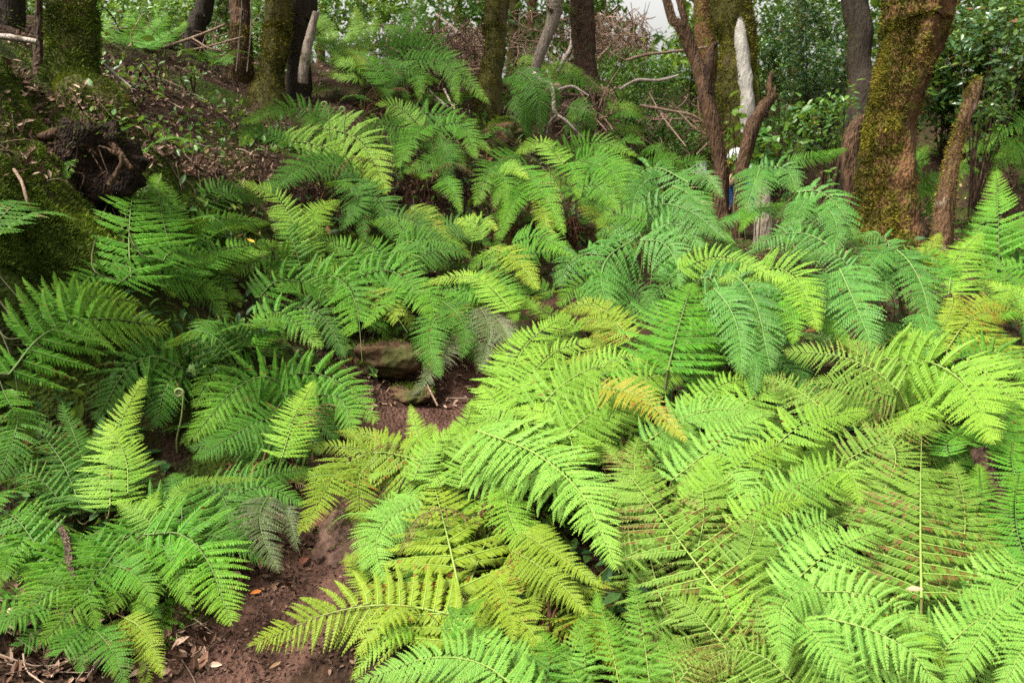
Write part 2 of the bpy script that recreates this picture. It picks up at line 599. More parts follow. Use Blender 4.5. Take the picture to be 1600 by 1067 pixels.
def frond_geometry(ctrl, hw, kind, hint, rng, pxm=260., roll=0., rust=None, young=None, curl=1.0, tone_off=0.0):
    """leaf and rachis builders for one frond along the control points; pxm = photo pixels per metre there"""
    sp_, wr, fc, dr, roof, lean, a0, a1, rs, yg = KP[kind]
    rust = rs if rust is None else rust
    young = yg if young is None else young
    S = spline(ctrl, 64)
    seg = np.linalg.norm(np.diff(S, axis=0), axis=1)
    al = np.concatenate([[0], np.cumsum(seg)])
    L = al[-1]
    al /= L
    T = norm(np.gradient(S, axis=0))
    Nn = norm(hint - T * (T @ hint)[:, None])
    B = np.cross(T, Nn)
    if roll:
        B, Nn = B * math.cos(roll) + Nn * math.sin(roll), Nn * math.cos(roll) - B * math.sin(roll)

    def prof(t):
        return np.minimum(1, .68 + 1.6 * t) * np.maximum(1 - t, 0) ** .72

    leaf, stalk = MB(), MB()
    tshift = rng.normal(0, .18) + tone_off
    old = max(0, rng.normal(-.02, .05))
    rust = rust * (1.6 if kind == 'r' else 1) + old
    cut = rng.uniform(.6, .88) if rng.random() < .09 and kind not in 'wo' else 1.0
    G = np.array([0, 0, -1.0])
    ts, t = [], .012
    while t < .985:
        ts.append(t)
        t += max(sp_ * hw * prof(np.array(t)), .012 * hw, 2.2 / pxm) / L
    ts = np.array(ts)
    n = len(ts)
    for sg in (-1, 1):
        tt = np.clip(ts + (.5 * sg * .5) * np.gradient(ts) + rng.normal(0, .0025, n), 0, .995)
        at = lambda A: np.stack([np.interp(tt, al, A[:, c]) for c in range(3)], 1)
        p0, Tt, Bb, Nt = at(S), norm(at(T)), norm(at(B)) * sg, norm(at(Nn))
        l = hw * prof(tt) * rng.uniform(.90, 1.06, n)
        if n > 6:   # broken-off or stunted pinnae here and there
            bad = rng.random(n) < .07
            l = np.where(bad, l * rng.uniform(.15, .8, n), l)
        ang = a0 + (a1 - a0) * tt ** 1.3 + rng.normal(0, .075, n)
        D = Bb * np.cos(ang)[:, None] + Tt * np.sin(ang)[:, None] + Nt * rng.normal(.06, .06, n)[:, None]
        fcv = fc * rng.uniform(.5, 1.5, n)[:, None]
        drv = dr * curl * rng.uniform(.6, 1.4, n)[:, None]
        keep = (l > .004) & (tt < cut + .04 * sg)
        for lo, hi, cnt in ((.55, 9, 1.0), (.22, .55, .7), (0, .22, .42)):
            k = keep & (l / hw > lo) & (l / hw <= hi)
            if not k.any():
                continue
            m = int(np.clip(hw * pxm / 5.2, 8, 19) * cnt)
            m = max(m, 3)
            s = (np.arange(m) + .5) / m
            s = s[None, :, None]
            lk = l[k][:, None, None]
            off = Tt[k][:, None] * fcv[k][:, None] + G * drv[k][:, None]
            C = p0[k][:, None] + lk * (D[k][:, None] * s + off * s * s)
            X = norm(D[k][:, None] + 2 * s * off)
            Np = norm(Nt[k][:, None] - X * np.sum(Nt[k][:, None] * X, -1, keepdims=True))
            Y0 = np.cross(Np, X)
            nk = int(k.sum())
            tone0 = rng.normal(.5, .16, (nk, 1)) + tshift
            ruspin = (rng.random((nk, 1)) < rust * .7)
            for q in (-1, 1):
                w = lk * wr * np.minimum(1, .85 + 1.0 * s) * np.maximum(1 - s ** 1.9, .02) ** .8 * 1.1
                w = w * rng.uniform(.85, 1.12, (nk, m, 1))
                Y = Y0 * q
                sv = s[:, :, 0]
                pr = (rust * (.35 + 1.5 * sv ** 2) + ruspin * .45 * sv) * np.clip(.45 + 2.6 * vnoise(C * 11, 3), .05, 3)
                ru = np.where(rng.random((nk, m)) < pr, rng.uniform(.4, 1, (nk, m)), rng.uniform(0, .08, (nk, m)))
                w = w * (1 - .45 * ru[..., None])   # browned pinnules shrink
                rf = roof + .5 * ru[..., None] + rng.normal(0, .08, (nk, m, 1))
                Dd = (Y * math.cos(lean) + X * math.sin(lean))
                Dd = Dd * np.cos(rf) - Np * np.sin(rf)
                h = lk / m * .5
                b0 = C - X * h * .98
                b1 = C + X * h * .98
                tw = rng.normal(0, .06, (nk, m, 1))
                m0 = b0 + Dd * w * .68 + X * h * .34 + Np * w * tw
                m1 = b1 + Dd * w * .66 + X * h * .06 - Np * w * tw
                tip = C + Dd * w * 1.02 + X * h * .55 + G * w * .06
                V = np.stack([b0, b1, m0, m1, tip], 2) if q > 0 else np.stack([b1, b0, m1, m0, tip], 2)
                tone = np.clip(tone0 + rng.normal(0, .07, (nk, m)), 0, 1)
                yo = np.clip(young * (tt[k][:, None] ** 2 + .35 * sv ** 2) * 1.1 + rng.normal(0, .05, (nk, m)), 0, 1)
                bladepoly(leaf, V, np.stack([tone, ru, yo], -1))
        # midribs of the pinnae
        if True:
            ss = np.array([0, .3, .6, .95])[None, :, None]
            k = keep & (l * pxm > 9)
            if k.any():
                lk = l[k][:, None, None]
                off = Tt[k][:, None] * fcv[k][:, None] + G * drv[k][:, None]
                C = p0[k][:, None] + lk * (D[k][:, None] * ss + off * ss * ss) + Nt[k][:, None] * (.0012 + lk * .006)
                wv = Tt[k][:, None] * lk * .008 * (1 - .7 * ss)
                V = np.stack([C - wv, C + wv], 2)
                b = np.arange(len(V))[:, None, None] * 8 + np.arange(3)[None, :, None] * 2
                Q = (b + np.array([0, 1, 3, 2])).reshape(-1, 4)
                stalk.add(V.reshape(-1, 3), Q, a=(.12, .6, 0))
    e = S[-1]
    return leaf, stalk, S, Nn


def dress_stalk(stalk, S, hw, crown, rng, young_end=.25):
    """the rachis through the blade and the stipe down to the crown"""
    r = max(hw * .0155, .0014)
    tube(stalk, [S[0], S[21], S[42], S[63]], [r, r * .8, r * .55, r * .2], n=20, sides=5, attr=(.25, .5, 0), cap=False)
    if crown is not None:
        t0 = norm(S[3] - S[0])
        d = np.linalg.norm(S[0] - crown)
        m = S[0] - t0 * d * .35
        mid = (crown + S[0]) / 2 * .5 + m * .5
        tube(stalk, [crown, mid, S[0]], [r * 1.5, r * 1.3, r], n=12, sides=5, attr=(.75, .4, 0), cap=False)


COLS = {  # canopy depth as seen: columns of (photo y, depth)
    150: ((1067, 2.2), (900, 2.7), (800, 3.0), (600, 3.7), (450, 4.4), (350, 5.0), (250, 5.8), (180, 6.8), (100, 8), (0, 10)),
    600: ((1067, 2.2), (900, 2.75), (800, 3.2), (700, 3.8), (600, 4.4), (500, 5.0), (400, 5.6), (300, 6.3), (200, 7.2), (100, 8.2), (0, 10)),
    760: ((1067, 2.0), (900, 2.5), (800, 2.8), (700, 3.1), (600, 3.6), (500, 4.5), (400, 5.5), (300, 6.4), (200, 7.4), (100, 9), (0, 11)),
    1000: ((1067, 1.8), (900, 2.15), (800, 2.4), (650, 2.95), (550, 3.4), (450, 4.1), (350, 5.0), (280, 5.9), (200, 8), (0, 12)),
    1300: ((1067, 1.7), (900, 2.0), (800, 2.25), (650, 2.75), (550, 3.2), (450, 3.9), (350, 4.7), (280, 5.5), (200, 8), (0, 12)),
    1600: ((1067, 1.7), (900, 2.0), (800, 2.3), (650, 2.9), (550, 3.5), (450, 4.4), (350, 5.8), (280, 7.0), (200, 9), (0, 12)),
}


_CC = {}


def canopy(px, py):
    """depth of the fern canopy along a photo ray, always in front of the bank"""
    if (px, py) not in _CC:
        ks = sorted(COLS)
        v = [np.interp(-py, [-a for a, _ in COLS[k]], [b for _, b in COLS[k]]) for k in ks]
        d = float(np.interp(px, ks, v))
        h = ray_ground([px], [py], n=90)[1][0]
        if not np.isnan(h):
            d = min(d, h * .955 - .08)
        _CC[px, py] = d
    return _CC[px, py]


GEN = {}


def generic(kind, var):
    """shared-mesh frond arching along +Y from its crown, one metre long"""
    if (kind, var) not in GEN:
        rg = np.random.default_rng(100 + var * 7 + ord(kind))
        c = [(0, .22, .26), (.03, .5, .44), (-.02 + .05 * var, .78, .42), (.06 * (var - 1), 1.0, .22)]
        lf, st, S, _ = frond_geometry(np.array(c, float), .27, kind, np.array([0, 0, 1.0]), rg, pxm=170)
        dress_stalk(st, S, .27, np.zeros(3), rg)
        GEN[kind, var] = (lf.mesh('frond', LM[kind]), st.mesh('stalk', STALK[SK[kind]]))
    return GEN[kind, var]


def fern(label, crown, kinds, fronds, fill=5, fsize=.6, skirt=0, comp=None, group='ferns covering the bank and the path edge', dz=0.0):
    rg = np.random.default_rng(abs(int(crown[0] * 31 + crown[1] * 7)) + 5)
    c = P(*crown)
    c[2] = float(ground(c[0], c[1])) + .02 + dz
    root = thing('fern', c, label, 'fern', group)
    for f in fronds:
        kind, x0, y0, x1, y1, x2, y2, hw = f[:8]
        o = f[8] if len(f) > 8 else {}
        off = o.get('d', 0.0)
        ds = [canopy(x, y) + off for x, y in ((x0, y0), (x1, y1), (x2, y2))]
        if 'ds' in o:
            ds = o['ds']
        ds[1] -= .02 * ds[1]
        ctrl = np.array([P(x0, y0, ds[0]), P(x1, y1, ds[1]), P(x2, y2, ds[2])])
        pxm = FPX / ds[1]
        toc = norm(CAM - ctrl[1])
        hint = norm(toc * o.get('face', .8) + np.array([0, 0, 1.0]) * .45 + rg.normal(0, .10, 3))
        hw *= 1.10
        lf, st, S, _ = frond_geometry(ctrl, hw / pxm, kind, hint, rg, pxm, o.get('roll', 0), o.get('rust'), o.get('young'), o.get('curl', 1), o.get('tone', 0))
        dress_stalk(st, S, hw / pxm, c, rg)
        fo = part(lf, 'frond', LM[kind], root, smooth=False)
        so = part(st, 'stalk', STALK[SK[kind]], fo)
        for _ in range(comp if comp is not None else (0 if fill < 2 else 2 if crown[2] < 4.6 else 1)):   # more fronds of the same rosette, below and behind
            f2, s2 = fo.copy(), so.copy()
            COL.objects.link(f2)
            COL.objects.link(s2)
            f2.parent, s2.parent = root, f2
            f2.rotation_euler = (rg.normal(.03, .07), rg.normal(0, .07), rg.choice((-1, 1)) * rg.uniform(.10, .55))
            sc = rg.uniform(.70, .92)
            f2.scale = (sc, sc * rg.uniform(.94, 1.06), sc * rg.uniform(.84, .98))
            f2.location = (rg.normal(0, .03), rg.uniform(.02, .14), rg.normal(0, .02))
    for k in range(fill):
        kd = 'x' if skirt and k % 3 == 0 else kinds[int(rg.integers(0, len(kinds)))]   # old plants keep dead fronds below
        lm, sm = generic(kd, int(rg.integers(0, 3)))
        fo = bpy.data.objects.new('frond', lm)
        COL.objects.link(fo)
        fo.parent = root
        s = fsize * rg.uniform(.7, 1.15)
        fo.rotation_euler = (rg.normal(-.05, .16), rg.normal(0, .2), 2 * math.pi * (k + rg.uniform(0, .7)) / max(fill, 1))
        fo.scale = (s, s, s * rg.uniform(.7, 1.15))
        so = bpy.data.objects.new('stalk', sm)
        COL.objects.link(so)
        so.parent = fo
    if skirt:
        mb = MB()
        for k in range(skirt):
            a = rg.uniform(0, 2 * math.pi)
            r1 = rg.uniform(.05, .24)
            h0 = rg.uniform(.03, .2)
            p = np.array([c + (0, 0, h0 * .5), c + (math.cos(a) * r1 * .6, math.sin(a) * r1 * .6, h0), c + (math.cos(a) * r1, math.sin(a) * r1, h0 * .45), c + (math.cos(a) * r1 * 1.15, math.sin(a) * r1 * 1.15, -.08)])
            tube(mb, p + rg.normal(0, .015, p.shape), [.004, .004, .003, .002], n=9, sides=4, attr=(rg.uniform(0, 1), rg.uniform(0, 1), 0), cap=False)
            # shrivelled pinnae hanging along it
            sp = spline(p, 14)[4:]
            nn = 26
            pts = sp[rg.integers(0, len(sp), nn)] + rg.normal(0, .006, (nn, 3))
            leaves(mb, pts, rg.normal(0, .5, (nn, 3)) + (0, 0, -.7), rg.normal(0, 1, (nn, 3)), rg.uniform(.02, .05, nn), .008, rg, fold=.6, droop=.4, dead=True)
        part(mb, 'withered_skirt', DEAD, root)
    return root
# ---------------------------------------------------------------- the fern plants, each with the fronds the photo shows
# left of the path
fern('large arching green fern with lime tipped frond, at the left edge under the mossy bank', (0, 690, 3.7), 'gd', [
    ('g', 14, 585, 110, 500, 268, 512, 95, dict(young=.5, roll=-.15, tone=.35)),
    ('g', 40, 540, 120, 470, 215, 452, 45, dict(d=.2)),
    ('d', 30, 640, 20, 690, -10, 760, 55),
    ('g', 5, 610, 20, 640, 50, 690, 40)], fill=4)
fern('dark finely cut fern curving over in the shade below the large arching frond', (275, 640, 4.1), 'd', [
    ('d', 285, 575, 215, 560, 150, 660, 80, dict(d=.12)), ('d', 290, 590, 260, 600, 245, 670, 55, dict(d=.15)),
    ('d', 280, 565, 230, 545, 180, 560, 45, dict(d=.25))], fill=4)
fern('bright yellow-green young fern standing upright among dark fronds on the left', (165, 800, 3.5), 'lg', [
    ('l', 172, 790, 180, 680, 228, 585, 58, dict(d=-.08, young=.6, tone=.3)), ('l', 200, 770, 195, 710, 165, 660, 48, dict(d=-.12, young=.6))], fill=1, fsize=.4)
fern('dull dark green fern with brown flecks beside the bright upright young fern', (110, 830, 3.3), 'd', [
    ('d', 125, 790, 85, 700, 20, 640, 62, dict(rust=.15)), ('d', 155, 790, 120, 690, 95, 625, 52, dict(rust=.12)),
    ('d', 100, 790, 50, 740, -5, 740, 50, dict(rust=.1)), ('d', 150, 800, 165, 760, 130, 700, 35, dict(rust=.2))], fill=4, fsize=.5)
fern('tall upright green fern with wide level pinnae beside the dark root burl', (205, 470, 5.1), 'g', [
    ('g', 205, 440, 202, 345, 216, 262, 82, dict(face=1.1, curl=.8, tone=.15)), ('g', 225, 420, 270, 330, 245, 268, 42, dict(d=.25)),
    ('g', 190, 440, 240, 425, 372, 470, 52), ('g', 180, 440, 150, 430, 70, 480, 45, dict(d=.2))], fill=4)
fern('mid-green fern with a fallen yellow leaf on its frond, right of the tall upright fern', (300, 480, 5.0), 'gd', [
    ('g', 250, 425, 330, 392, 440, 378, 58), ('g', 270, 390, 330, 345, 420, 350, 40, dict(d=.2)),
    ('d', 300, 330, 345, 292, 400, 318, 34, dict(d=.3)), ('g', 250, 400, 300, 440, 360, 500, 48, dict(d=.1)),
    ('d', 340, 300, 310, 280, 265, 275, 30, dict(d=.4))], fill=4)
fern('dull green fern with an old spotted frond low between the two larger green ferns', (375, 590, 4.5), 'gd', [
    ('d', 350, 560, 340, 515, 440, 515, 46, dict(rust=.15)), ('d', 340, 560, 310, 530, 280, 540, 40), ('g', 380, 540, 420, 500, 480, 500, 42)], fill=3, fsize=.45)
fern('broad green fern with several overlapping fronds above the brown withered frond', (430, 770, 3.9), 'gd', [
    ('g', 455, 610, 390, 590, 295, 690, 68), ('d', 450, 650, 400, 660, 300, 720, 55, dict(d=-.05)), ('g', 400, 580, 345, 570, 300, 640, 45, dict(d=.15)),
    ('g', 445, 585, 520, 590, 592, 662, 58), ('d', 440, 600, 480, 640, 530, 690, 45, dict(d=.2)),
    ('d', 480, 700, 380, 690, 290, 700, 50)], fill=4, skirt=8)
fern('fresh lime fern frond standing upright in the middle of the dark green ferns', (450, 760, 3.95), 'l', [
    ('l', 440, 715, 462, 650, 492, 592, 46, dict(d=-.12, young=.5, face=1.1, tone=.3))], fill=1, fsize=.35)
fern('dark bluish-green fern seen from above with fronds fanned round a thin dark stalk', (285, 860, 3.15), 'd', [
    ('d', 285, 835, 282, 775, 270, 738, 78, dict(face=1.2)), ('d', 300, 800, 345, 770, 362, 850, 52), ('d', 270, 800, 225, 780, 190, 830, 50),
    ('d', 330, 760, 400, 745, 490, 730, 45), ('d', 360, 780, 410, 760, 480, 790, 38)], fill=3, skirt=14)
fern('bright green triangular fern frond hanging over the edge of the dirt path', (235, 890, 3.0), 'gl', [
    ('g', 225, 835, 305, 845, 364, 978, 92, dict(d=-.1, young=.35, face=1.0, tone=.2)), ('g', 240, 830, 270, 880, 300, 950, 60, dict(d=-.05))], fill=2, fsize=.45)
fern('small lime fern tufts above the hanging triangular frond', (225, 850, 3.2), 'l', [
    ('l', 255, 835, 215, 800, 180, 780, 30, dict(d=-.1)), ('l', 260, 800, 300, 755, 420, 748, 15, dict(d=-.12, young=.7)), ('l', 240, 820, 230, 790, 250, 765, 26, dict(d=-.08))], fill=1, fsize=.3)
fern('fern with one grey-brown withered frond drooping above the path bend', (415, 800, 3.55), 'bd', [
    ('b', 418, 775, 405, 820, 437, 895, 56, dict(d=-.05)), ('b', 440, 775, 455, 820, 470, 870, 30, dict(d=.05)), ('d', 400, 770, 380, 800, 385, 850, 36)], fill=1, fsize=.4, skirt=20)
fern('large dark green fern with a dried brown strip, in the bottom left corner', (130, 960, 2.75), 'gd', [
    ('g', 90, 815, 40, 840, -5, 905, 48), ('g', 140, 850, 85, 885, 42, 975, 62), ('g', 200, 830, 150, 905, 60, 1010, 78, dict(d=-.06)),
    ('d', 150, 970, 112, 1000, 72, 1045, 55), ('d', 150, 985, 178, 1020, 196, 1075, 52), ('g', 170, 880, 215, 900, 243, 950, 48, dict(d=-.08)),
    ('y', 195, 965, 228, 990, 255, 1060, 36), ('g', 120, 880, 170, 870, 250, 880, 60, dict(d=-.03)), ('g', 20, 850, 10, 880, -15, 930, 35)], fill=4, fsize=.5)
# left middle slope
fern('rank green fern with a big drooping tapered frond in the middle of the left slope', (520, 530, 5.4), 'gd', [
    ('g', 470, 432, 545, 445, 566, 565, 62, dict(face=1.0, tone=.15)), ('g', 405, 465, 450, 435, 540, 470, 50), ('g', 400, 505, 440, 488, 505, 545, 44),
    ('d', 450, 480, 500, 490, 540, 560, 45, dict(d=.15)), ('g', 460, 420, 420, 400, 360, 430, 40, dict(d=.1))], fill=4, skirt=10)
fern('pale mid-green fern with fronds pointing up left, above the big drooping frond', (565, 470, 5.8), 'g', [
    ('g', 575, 435, 545, 390, 485, 370, 42), ('l', 560, 440, 500, 415, 450, 370, 22, dict(d=.1)), ('g', 530, 440, 480, 400, 430, 385, 36, dict(d=.15))], fill=3, fsize=.5)
fern('spreading green fern with one yellowing frond tip over the dark hollow by the rock', (620, 500, 5.5), 'gd', [
    ('g', 560, 432, 620, 425, 678, 500, 50), ('y', 575, 450, 605, 475, 637, 520, 36), ('g', 600, 420, 590, 390, 560, 370, 36, dict(d=.15)), ('g', 640, 440, 670, 460, 680, 520, 34)], fill=3, fsize=.5)
fern('dark fern with narrow fronds spread flat, right of the mid slope hollow', (660, 420, 6.1), 'gd', [
    ('g', 620, 390, 660, 372, 728, 385, 34), ('d', 640, 410, 690, 390, 735, 400, 30), ('g', 610, 395, 640, 395, 635, 420, 36), ('d', 600, 350, 645, 345, 702, 392, 34), ('g', 660, 400, 620, 350, 570, 350, 30)], fill=4, fsize=.5)
fern('brownish-green fern with flecked fronds on the slope under the single pendent leaf', (670, 380, 6.5), 'yd', [
    ('y', 640, 325, 672, 345, 704, 390, 34, dict(rust=.2)), ('r', 690, 335, 660, 340, 630, 375, 28), ('d', 690, 360, 720, 350, 760, 380, 30)], fill=3, fsize=.5, skirt=14)
fern('small star of bright yellow-green young fern fronds on the mid slope', (745, 385, 6.2), 'l', [
    ('l', 755, 372, 740, 348, 708, 345, 26, dict(d=-.15, young=.7)), ('l', 740, 370, 752, 342, 778, 362, 24, dict(d=-.15, young=.7)), ('l', 745, 372, 735, 355, 742, 330, 18, dict(d=-.12, young=.7))], fill=1, fsize=.3)
fern('fern with a lime upper frond and darker shaded half, above the brown withered fronds', (760, 520, 5.7), 'lg', [
    ('l', 800, 485, 738, 432, 650, 446, 34, dict(d=-.1, young=.6, tone=.3)), ('g', 720, 440, 785, 450, 806, 505, 44), ('g', 740, 460, 700, 450, 660, 470, 36, dict(d=.1))], fill=3, fsize=.5)
fern('dull grey-green drooping fern fronds beside the mossy rock at the path bend', (700, 560, 5.6), 'bd', [
    ('d', 690, 480, 670, 530, 690, 592, 44, dict(rust=.08)), ('d', 690, 470, 725, 505, 722, 562, 46, dict(rust=.2)), ('b', 750, 480, 765, 520, 745, 585, 46), ('b', 770, 490, 790, 520, 800, 570, 34)], fill=3, fsize=.45, skirt=12)
fern('yellow-tinged fern frond hanging between dull fronds near the lime frond', (800, 460, 5.9), 'yg', [
    ('y', 765, 388, 805, 405, 842, 455, 44, dict(rust=.06)), ('g', 800, 420, 770, 400, 730, 420, 34), ('g', 800, 380, 840, 370, 900, 400, 36)], fill=4, fsize=.55)
# upper slope
fern('upper left fern with bright tapered frond hanging like a tongue over the slope', (505, 320, 6.2), 'gd', [
    ('g', 540, 205, 460, 168, 370, 195, 34), ('l', 505, 200, 565, 222, 606, 305, 58, dict(face=1.1, young=.6, d=-.1, tone=.2)), ('d', 545, 255, 480, 255, 415, 305, 48),
    ('d', 550, 290, 595, 315, 612, 375, 44), ('g', 530, 210, 500, 180, 470, 200, 28), ('d', 530, 270, 560, 320, 570, 380, 40)], fill=4, skirt=10)
fern('lime fern with a comb-like frond pointing right, below the tongue shaped frond', (455, 400, 5.6), 'lg', [
    ('l', 478, 395, 435, 310, 368, 282, 38, dict(d=-.1, young=.4)), ('l', 470, 365, 490, 332, 532, 312, 34, dict(d=-.15, young=.5)), ('g', 470, 420, 450, 360, 420, 330, 36),
    ('l', 485, 410, 480, 370, 440, 345, 28)], fill=2, fsize=.45)
fern('green fern with flat layered fronds at the crest of the slope, centre of the bank', (665, 320, 6.8), 'gd', [
    ('l', 660, 200, 615, 165, 556, 186, 26, dict(young=.4)), ('g', 630, 185, 695, 180, 770, 240, 36), ('g', 670, 195, 640, 220, 622, 280, 34), ('g', 680, 200, 720, 195, 745, 250, 32),
    ('g', 700, 245, 675, 250, 628, 272, 26), ('d', 690, 220, 700, 250, 690, 300, 28), ('g', 640, 200, 580, 195, 550, 215, 28, dict(d=.1))], fill=5, fsize=.55, skirt=24)
fern('single dark pendent fern leaf hanging alone below the layered fern', (715, 350, 6.7), 'g', [
    ('g', 692, 278, 708, 300, 722, 335, 28, dict(d=-.05, face=1.1))], fill=1, fsize=.35)
fern('fern with hanging fronds and a small lime leaf on the slope right of centre', (800, 350, 6.8), 'g', [
    ('g', 815, 245, 768, 262, 742, 325, 38, dict(face=1.0)), ('l', 782, 262, 802, 262, 828, 282, 20, dict(d=-.15, young=.7)), ('g', 780, 250, 790, 290, 790, 330, 34), ('g', 815, 260, 850, 305, 884, 370, 40), ('g', 820, 290, 800, 320, 780, 360, 30)], fill=3, fsize=.5, skirt=16)
fern('wide green fern with lit level fronds over reddish dead stalks, below the dead branches', (890, 345, 6.9), 'g', [
    ('l', 880, 255, 845, 222, 800, 245, 30, dict(young=.25)), ('g', 870, 245, 930, 222, 1000, 245, 34, dict(young=.3)), ('g', 905, 250, 955, 268, 985, 322, 38), ('g', 885, 255, 900, 275, 905, 312, 32),
    ('g', 900, 300, 930, 290, 970, 330, 30), ('g', 900, 250, 940, 245, 1010, 285, 30), ('y', 860, 300, 850, 340, 870, 390, 30)], fill=3, fsize=.55, skirt=40)
fern('fern with a long frond arching down right, topmost of the bank behind the mossy trunks', (600, 165, 8.0), 'gd', [
    ('g', 590, 75, 680, 82, 768, 165, 34), ('l', 497, 25, 540, 78, 606, 106, 20, dict(young=.4)), ('g', 565, 110, 505, 62, 446, 72, 30), ('y', 545, 70, 560, 90, 578, 118, 28),
    ('g', 645, 110, 655, 132, 656, 160, 24), ('g', 600, 130, 570, 90, 520, 85, 28), ('g', 610, 100, 640, 110, 690, 130, 26), ('d', 600, 90, 620, 120, 600, 140, 30), ('l', 570, 110, 545, 100, 500, 90, 18)], fill=5, fsize=.6, skirt=30)
fern('hazy green fern frond standing upright in front of the twig tangle', (640, 120, 9.5), 'g', [
    ('g', 640, 70, 648, 30, 662, -10, 40, dict(face=1.1)), ('g', 640, 70, 620, 50, 600, 40, 26), ('g', 645, 70, 680, 60, 700, 50, 24)], fill=3, fsize=.5)
fern('small lime upright fern behind the long arching frond', (560, 120, 9.4), 'l', [
    ('l', 562, 75, 560, 40, 555, 8, 24, dict(young=.5)), ('l', 565, 70, 580, 50, 590, 20, 18)], fill=2, fsize=.4)
fern('distant fern with a lit arching frond right of the thick mossy trunk', (195, 95, 7.8), 'g', [
    ('g', 205, 80, 212, 30, 175, 5, 30), ('l', 165, 60, 160, 30, 150, 5, 20), ('g', 200, 80, 190, 60, 165, 55, 26), ('g', 195, 80, 225, 60, 222, 30, 20)], fill=4, fsize=.5)
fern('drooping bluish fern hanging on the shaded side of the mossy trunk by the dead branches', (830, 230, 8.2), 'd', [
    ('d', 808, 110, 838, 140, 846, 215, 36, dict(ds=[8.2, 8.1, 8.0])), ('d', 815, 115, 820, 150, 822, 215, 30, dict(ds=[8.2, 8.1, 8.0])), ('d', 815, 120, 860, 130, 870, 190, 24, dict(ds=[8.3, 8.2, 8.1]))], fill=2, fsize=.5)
fern('small dark fern on the litter beneath the log', (915, 215, 8.8), 'd', [
    ('d', 890, 165, 915, 172, 930, 210, 28, dict(ds=[8.7, 8.6, 8.5])), ('g', 930, 190, 900, 180, 880, 200, 22, dict(ds=[8.7, 8.6, 8.5]))], fill=2, fsize=.4)
fern('sunlit yellow-green fern at the foot of the thin leaning trunk', (850, 130, 10.5), 'l', [
    ('l', 812, 92, 845, 98, 878, 125, 16, dict(ds=[10.3, 10.2, 10.1], young=.6)), ('l', 860, 100, 900, 112, 940, 140, 16, dict(ds=[10.3, 10.2, 10.1], young=.5)), ('l', 850, 110, 820, 105, 790, 120, 14, dict(ds=[10.3, 10.2, 10.1])), ('g', 870, 125, 905, 122, 965, 150, 20, dict(ds=[9.9, 9.8, 9.7]))], fill=3, fsize=.45)
fern('pale lime fern with a level frond on the slope behind the forked trunk', (985, 215, 9.8), 'l', [
    ('l', 945, 165, 985, 168, 1012, 190, 16, dict(ds=[9.6, 9.5, 9.4], young=.5)), ('g', 945, 180, 985, 178, 1020, 190, 14, dict(ds=[9.5, 9.4, 9.3])), ('l', 960, 190, 930, 180, 905, 190, 14, dict(ds=[9.6, 9.5, 9.4])), ('g', 1000, 240, 1030, 232, 1060, 260, 20, dict(ds=[9.2, 9.1, 9.0])), ('g', 1010, 260, 1050, 250, 1075, 290, 22, dict(ds=[8.6, 8.5, 8.4]))], fill=4, fsize=.5)
# right middle: glossy arching ferns
fern('glossy bluish fern with arching comb fronds, left of the forked red-brown trunk', (1020, 370, 5.9), 'wg', [
    ('w', 1075, 285, 1010, 262, 955, 330, 48), ('w', 1050, 290, 1085, 310, 1120, 365, 42), ('w', 1040, 275, 1000, 290, 985, 350, 40, dict(d=.1)), ('w', 1000, 330, 1060, 320, 1135, 375, 44, dict(d=-.1)),
    ('g', 1010, 345, 960, 335, 930, 350, 30), ('w', 1060, 270, 1100, 275, 1130, 310, 30, dict(d=.25))], fill=4, fsize=.55)
fern('light green comb fern hanging in front of the pale bare stump', (1190, 330, 5.7), 'wg', [
    ('w', 1190, 258, 1178, 290, 1160, 348, 52, dict(face=1.1)), ('w', 1185, 265, 1225, 262, 1245, 300, 34), ('g', 1175, 330, 1165, 345, 1155, 365, 24), ('g', 1230, 252, 1280, 245, 1335, 228, 17, dict(d=.5))], fill=2, fsize=.5)
fern('glossy comb fern arching down between the pale stump and the big mossy trunk', (1270, 370, 5.3), 'w', [
    ('w', 1245, 300, 1295, 305, 1338, 375, 54), ('w', 1300, 385, 1240, 362, 1170, 388, 46), ('w', 1260, 310, 1240, 340, 1210, 370, 36), ('w', 1290, 320, 1310, 360, 1290, 410, 34)], fill=3, fsize=.55)
fern('bluish comb fern drooping into the dark gap left of the right fern bed', (965, 470, 4.7), 'w', [
    ('w', 990, 375, 940, 415, 955, 495, 62, dict(face=1.0, tone=.15)), ('w', 1000, 375, 1045, 385, 1062, 450, 48), ('w', 950, 400, 900, 400, 870, 450, 44), ('g', 945, 440, 905, 445, 870, 480, 36), ('w', 1000, 365, 970, 350, 930, 370, 36, dict(d=.2)), ('w', 1020, 360, 1060, 350, 1100, 390, 40, dict(d=.15))], fill=4, fsize=.55, skirt=16)
fern('large deep green fern with long level pinnae round an upright brown rachis', (1045, 640, 3.9), 'g', [
    ('g', 1043, 580, 1062, 505, 1082, 440, 98, dict(face=1.1, young=.1)), ('g', 1060, 560, 1110, 500, 1150, 470, 60, dict(d=.15))], fill=3, fsize=.5, skirt=14)
fern('dense bluish fern with overlapping arched pinnae, right of the long level pinnae fern', (1150, 560, 4.2), 'w', [
    ('w', 1095, 435, 1165, 440, 1205, 580, 70), ('w', 1115, 450, 1150, 500, 1160, 590, 58, dict(d=-.08)), ('w', 1100, 430, 1060, 430, 1000, 480, 50, dict(d=.1)), ('w', 1140, 430, 1190, 450, 1225, 540, 46, dict(d=.12)), ('w', 1160, 540, 1180, 570, 1175, 620, 40)], fill=3, fsize=.5, skirt=10)
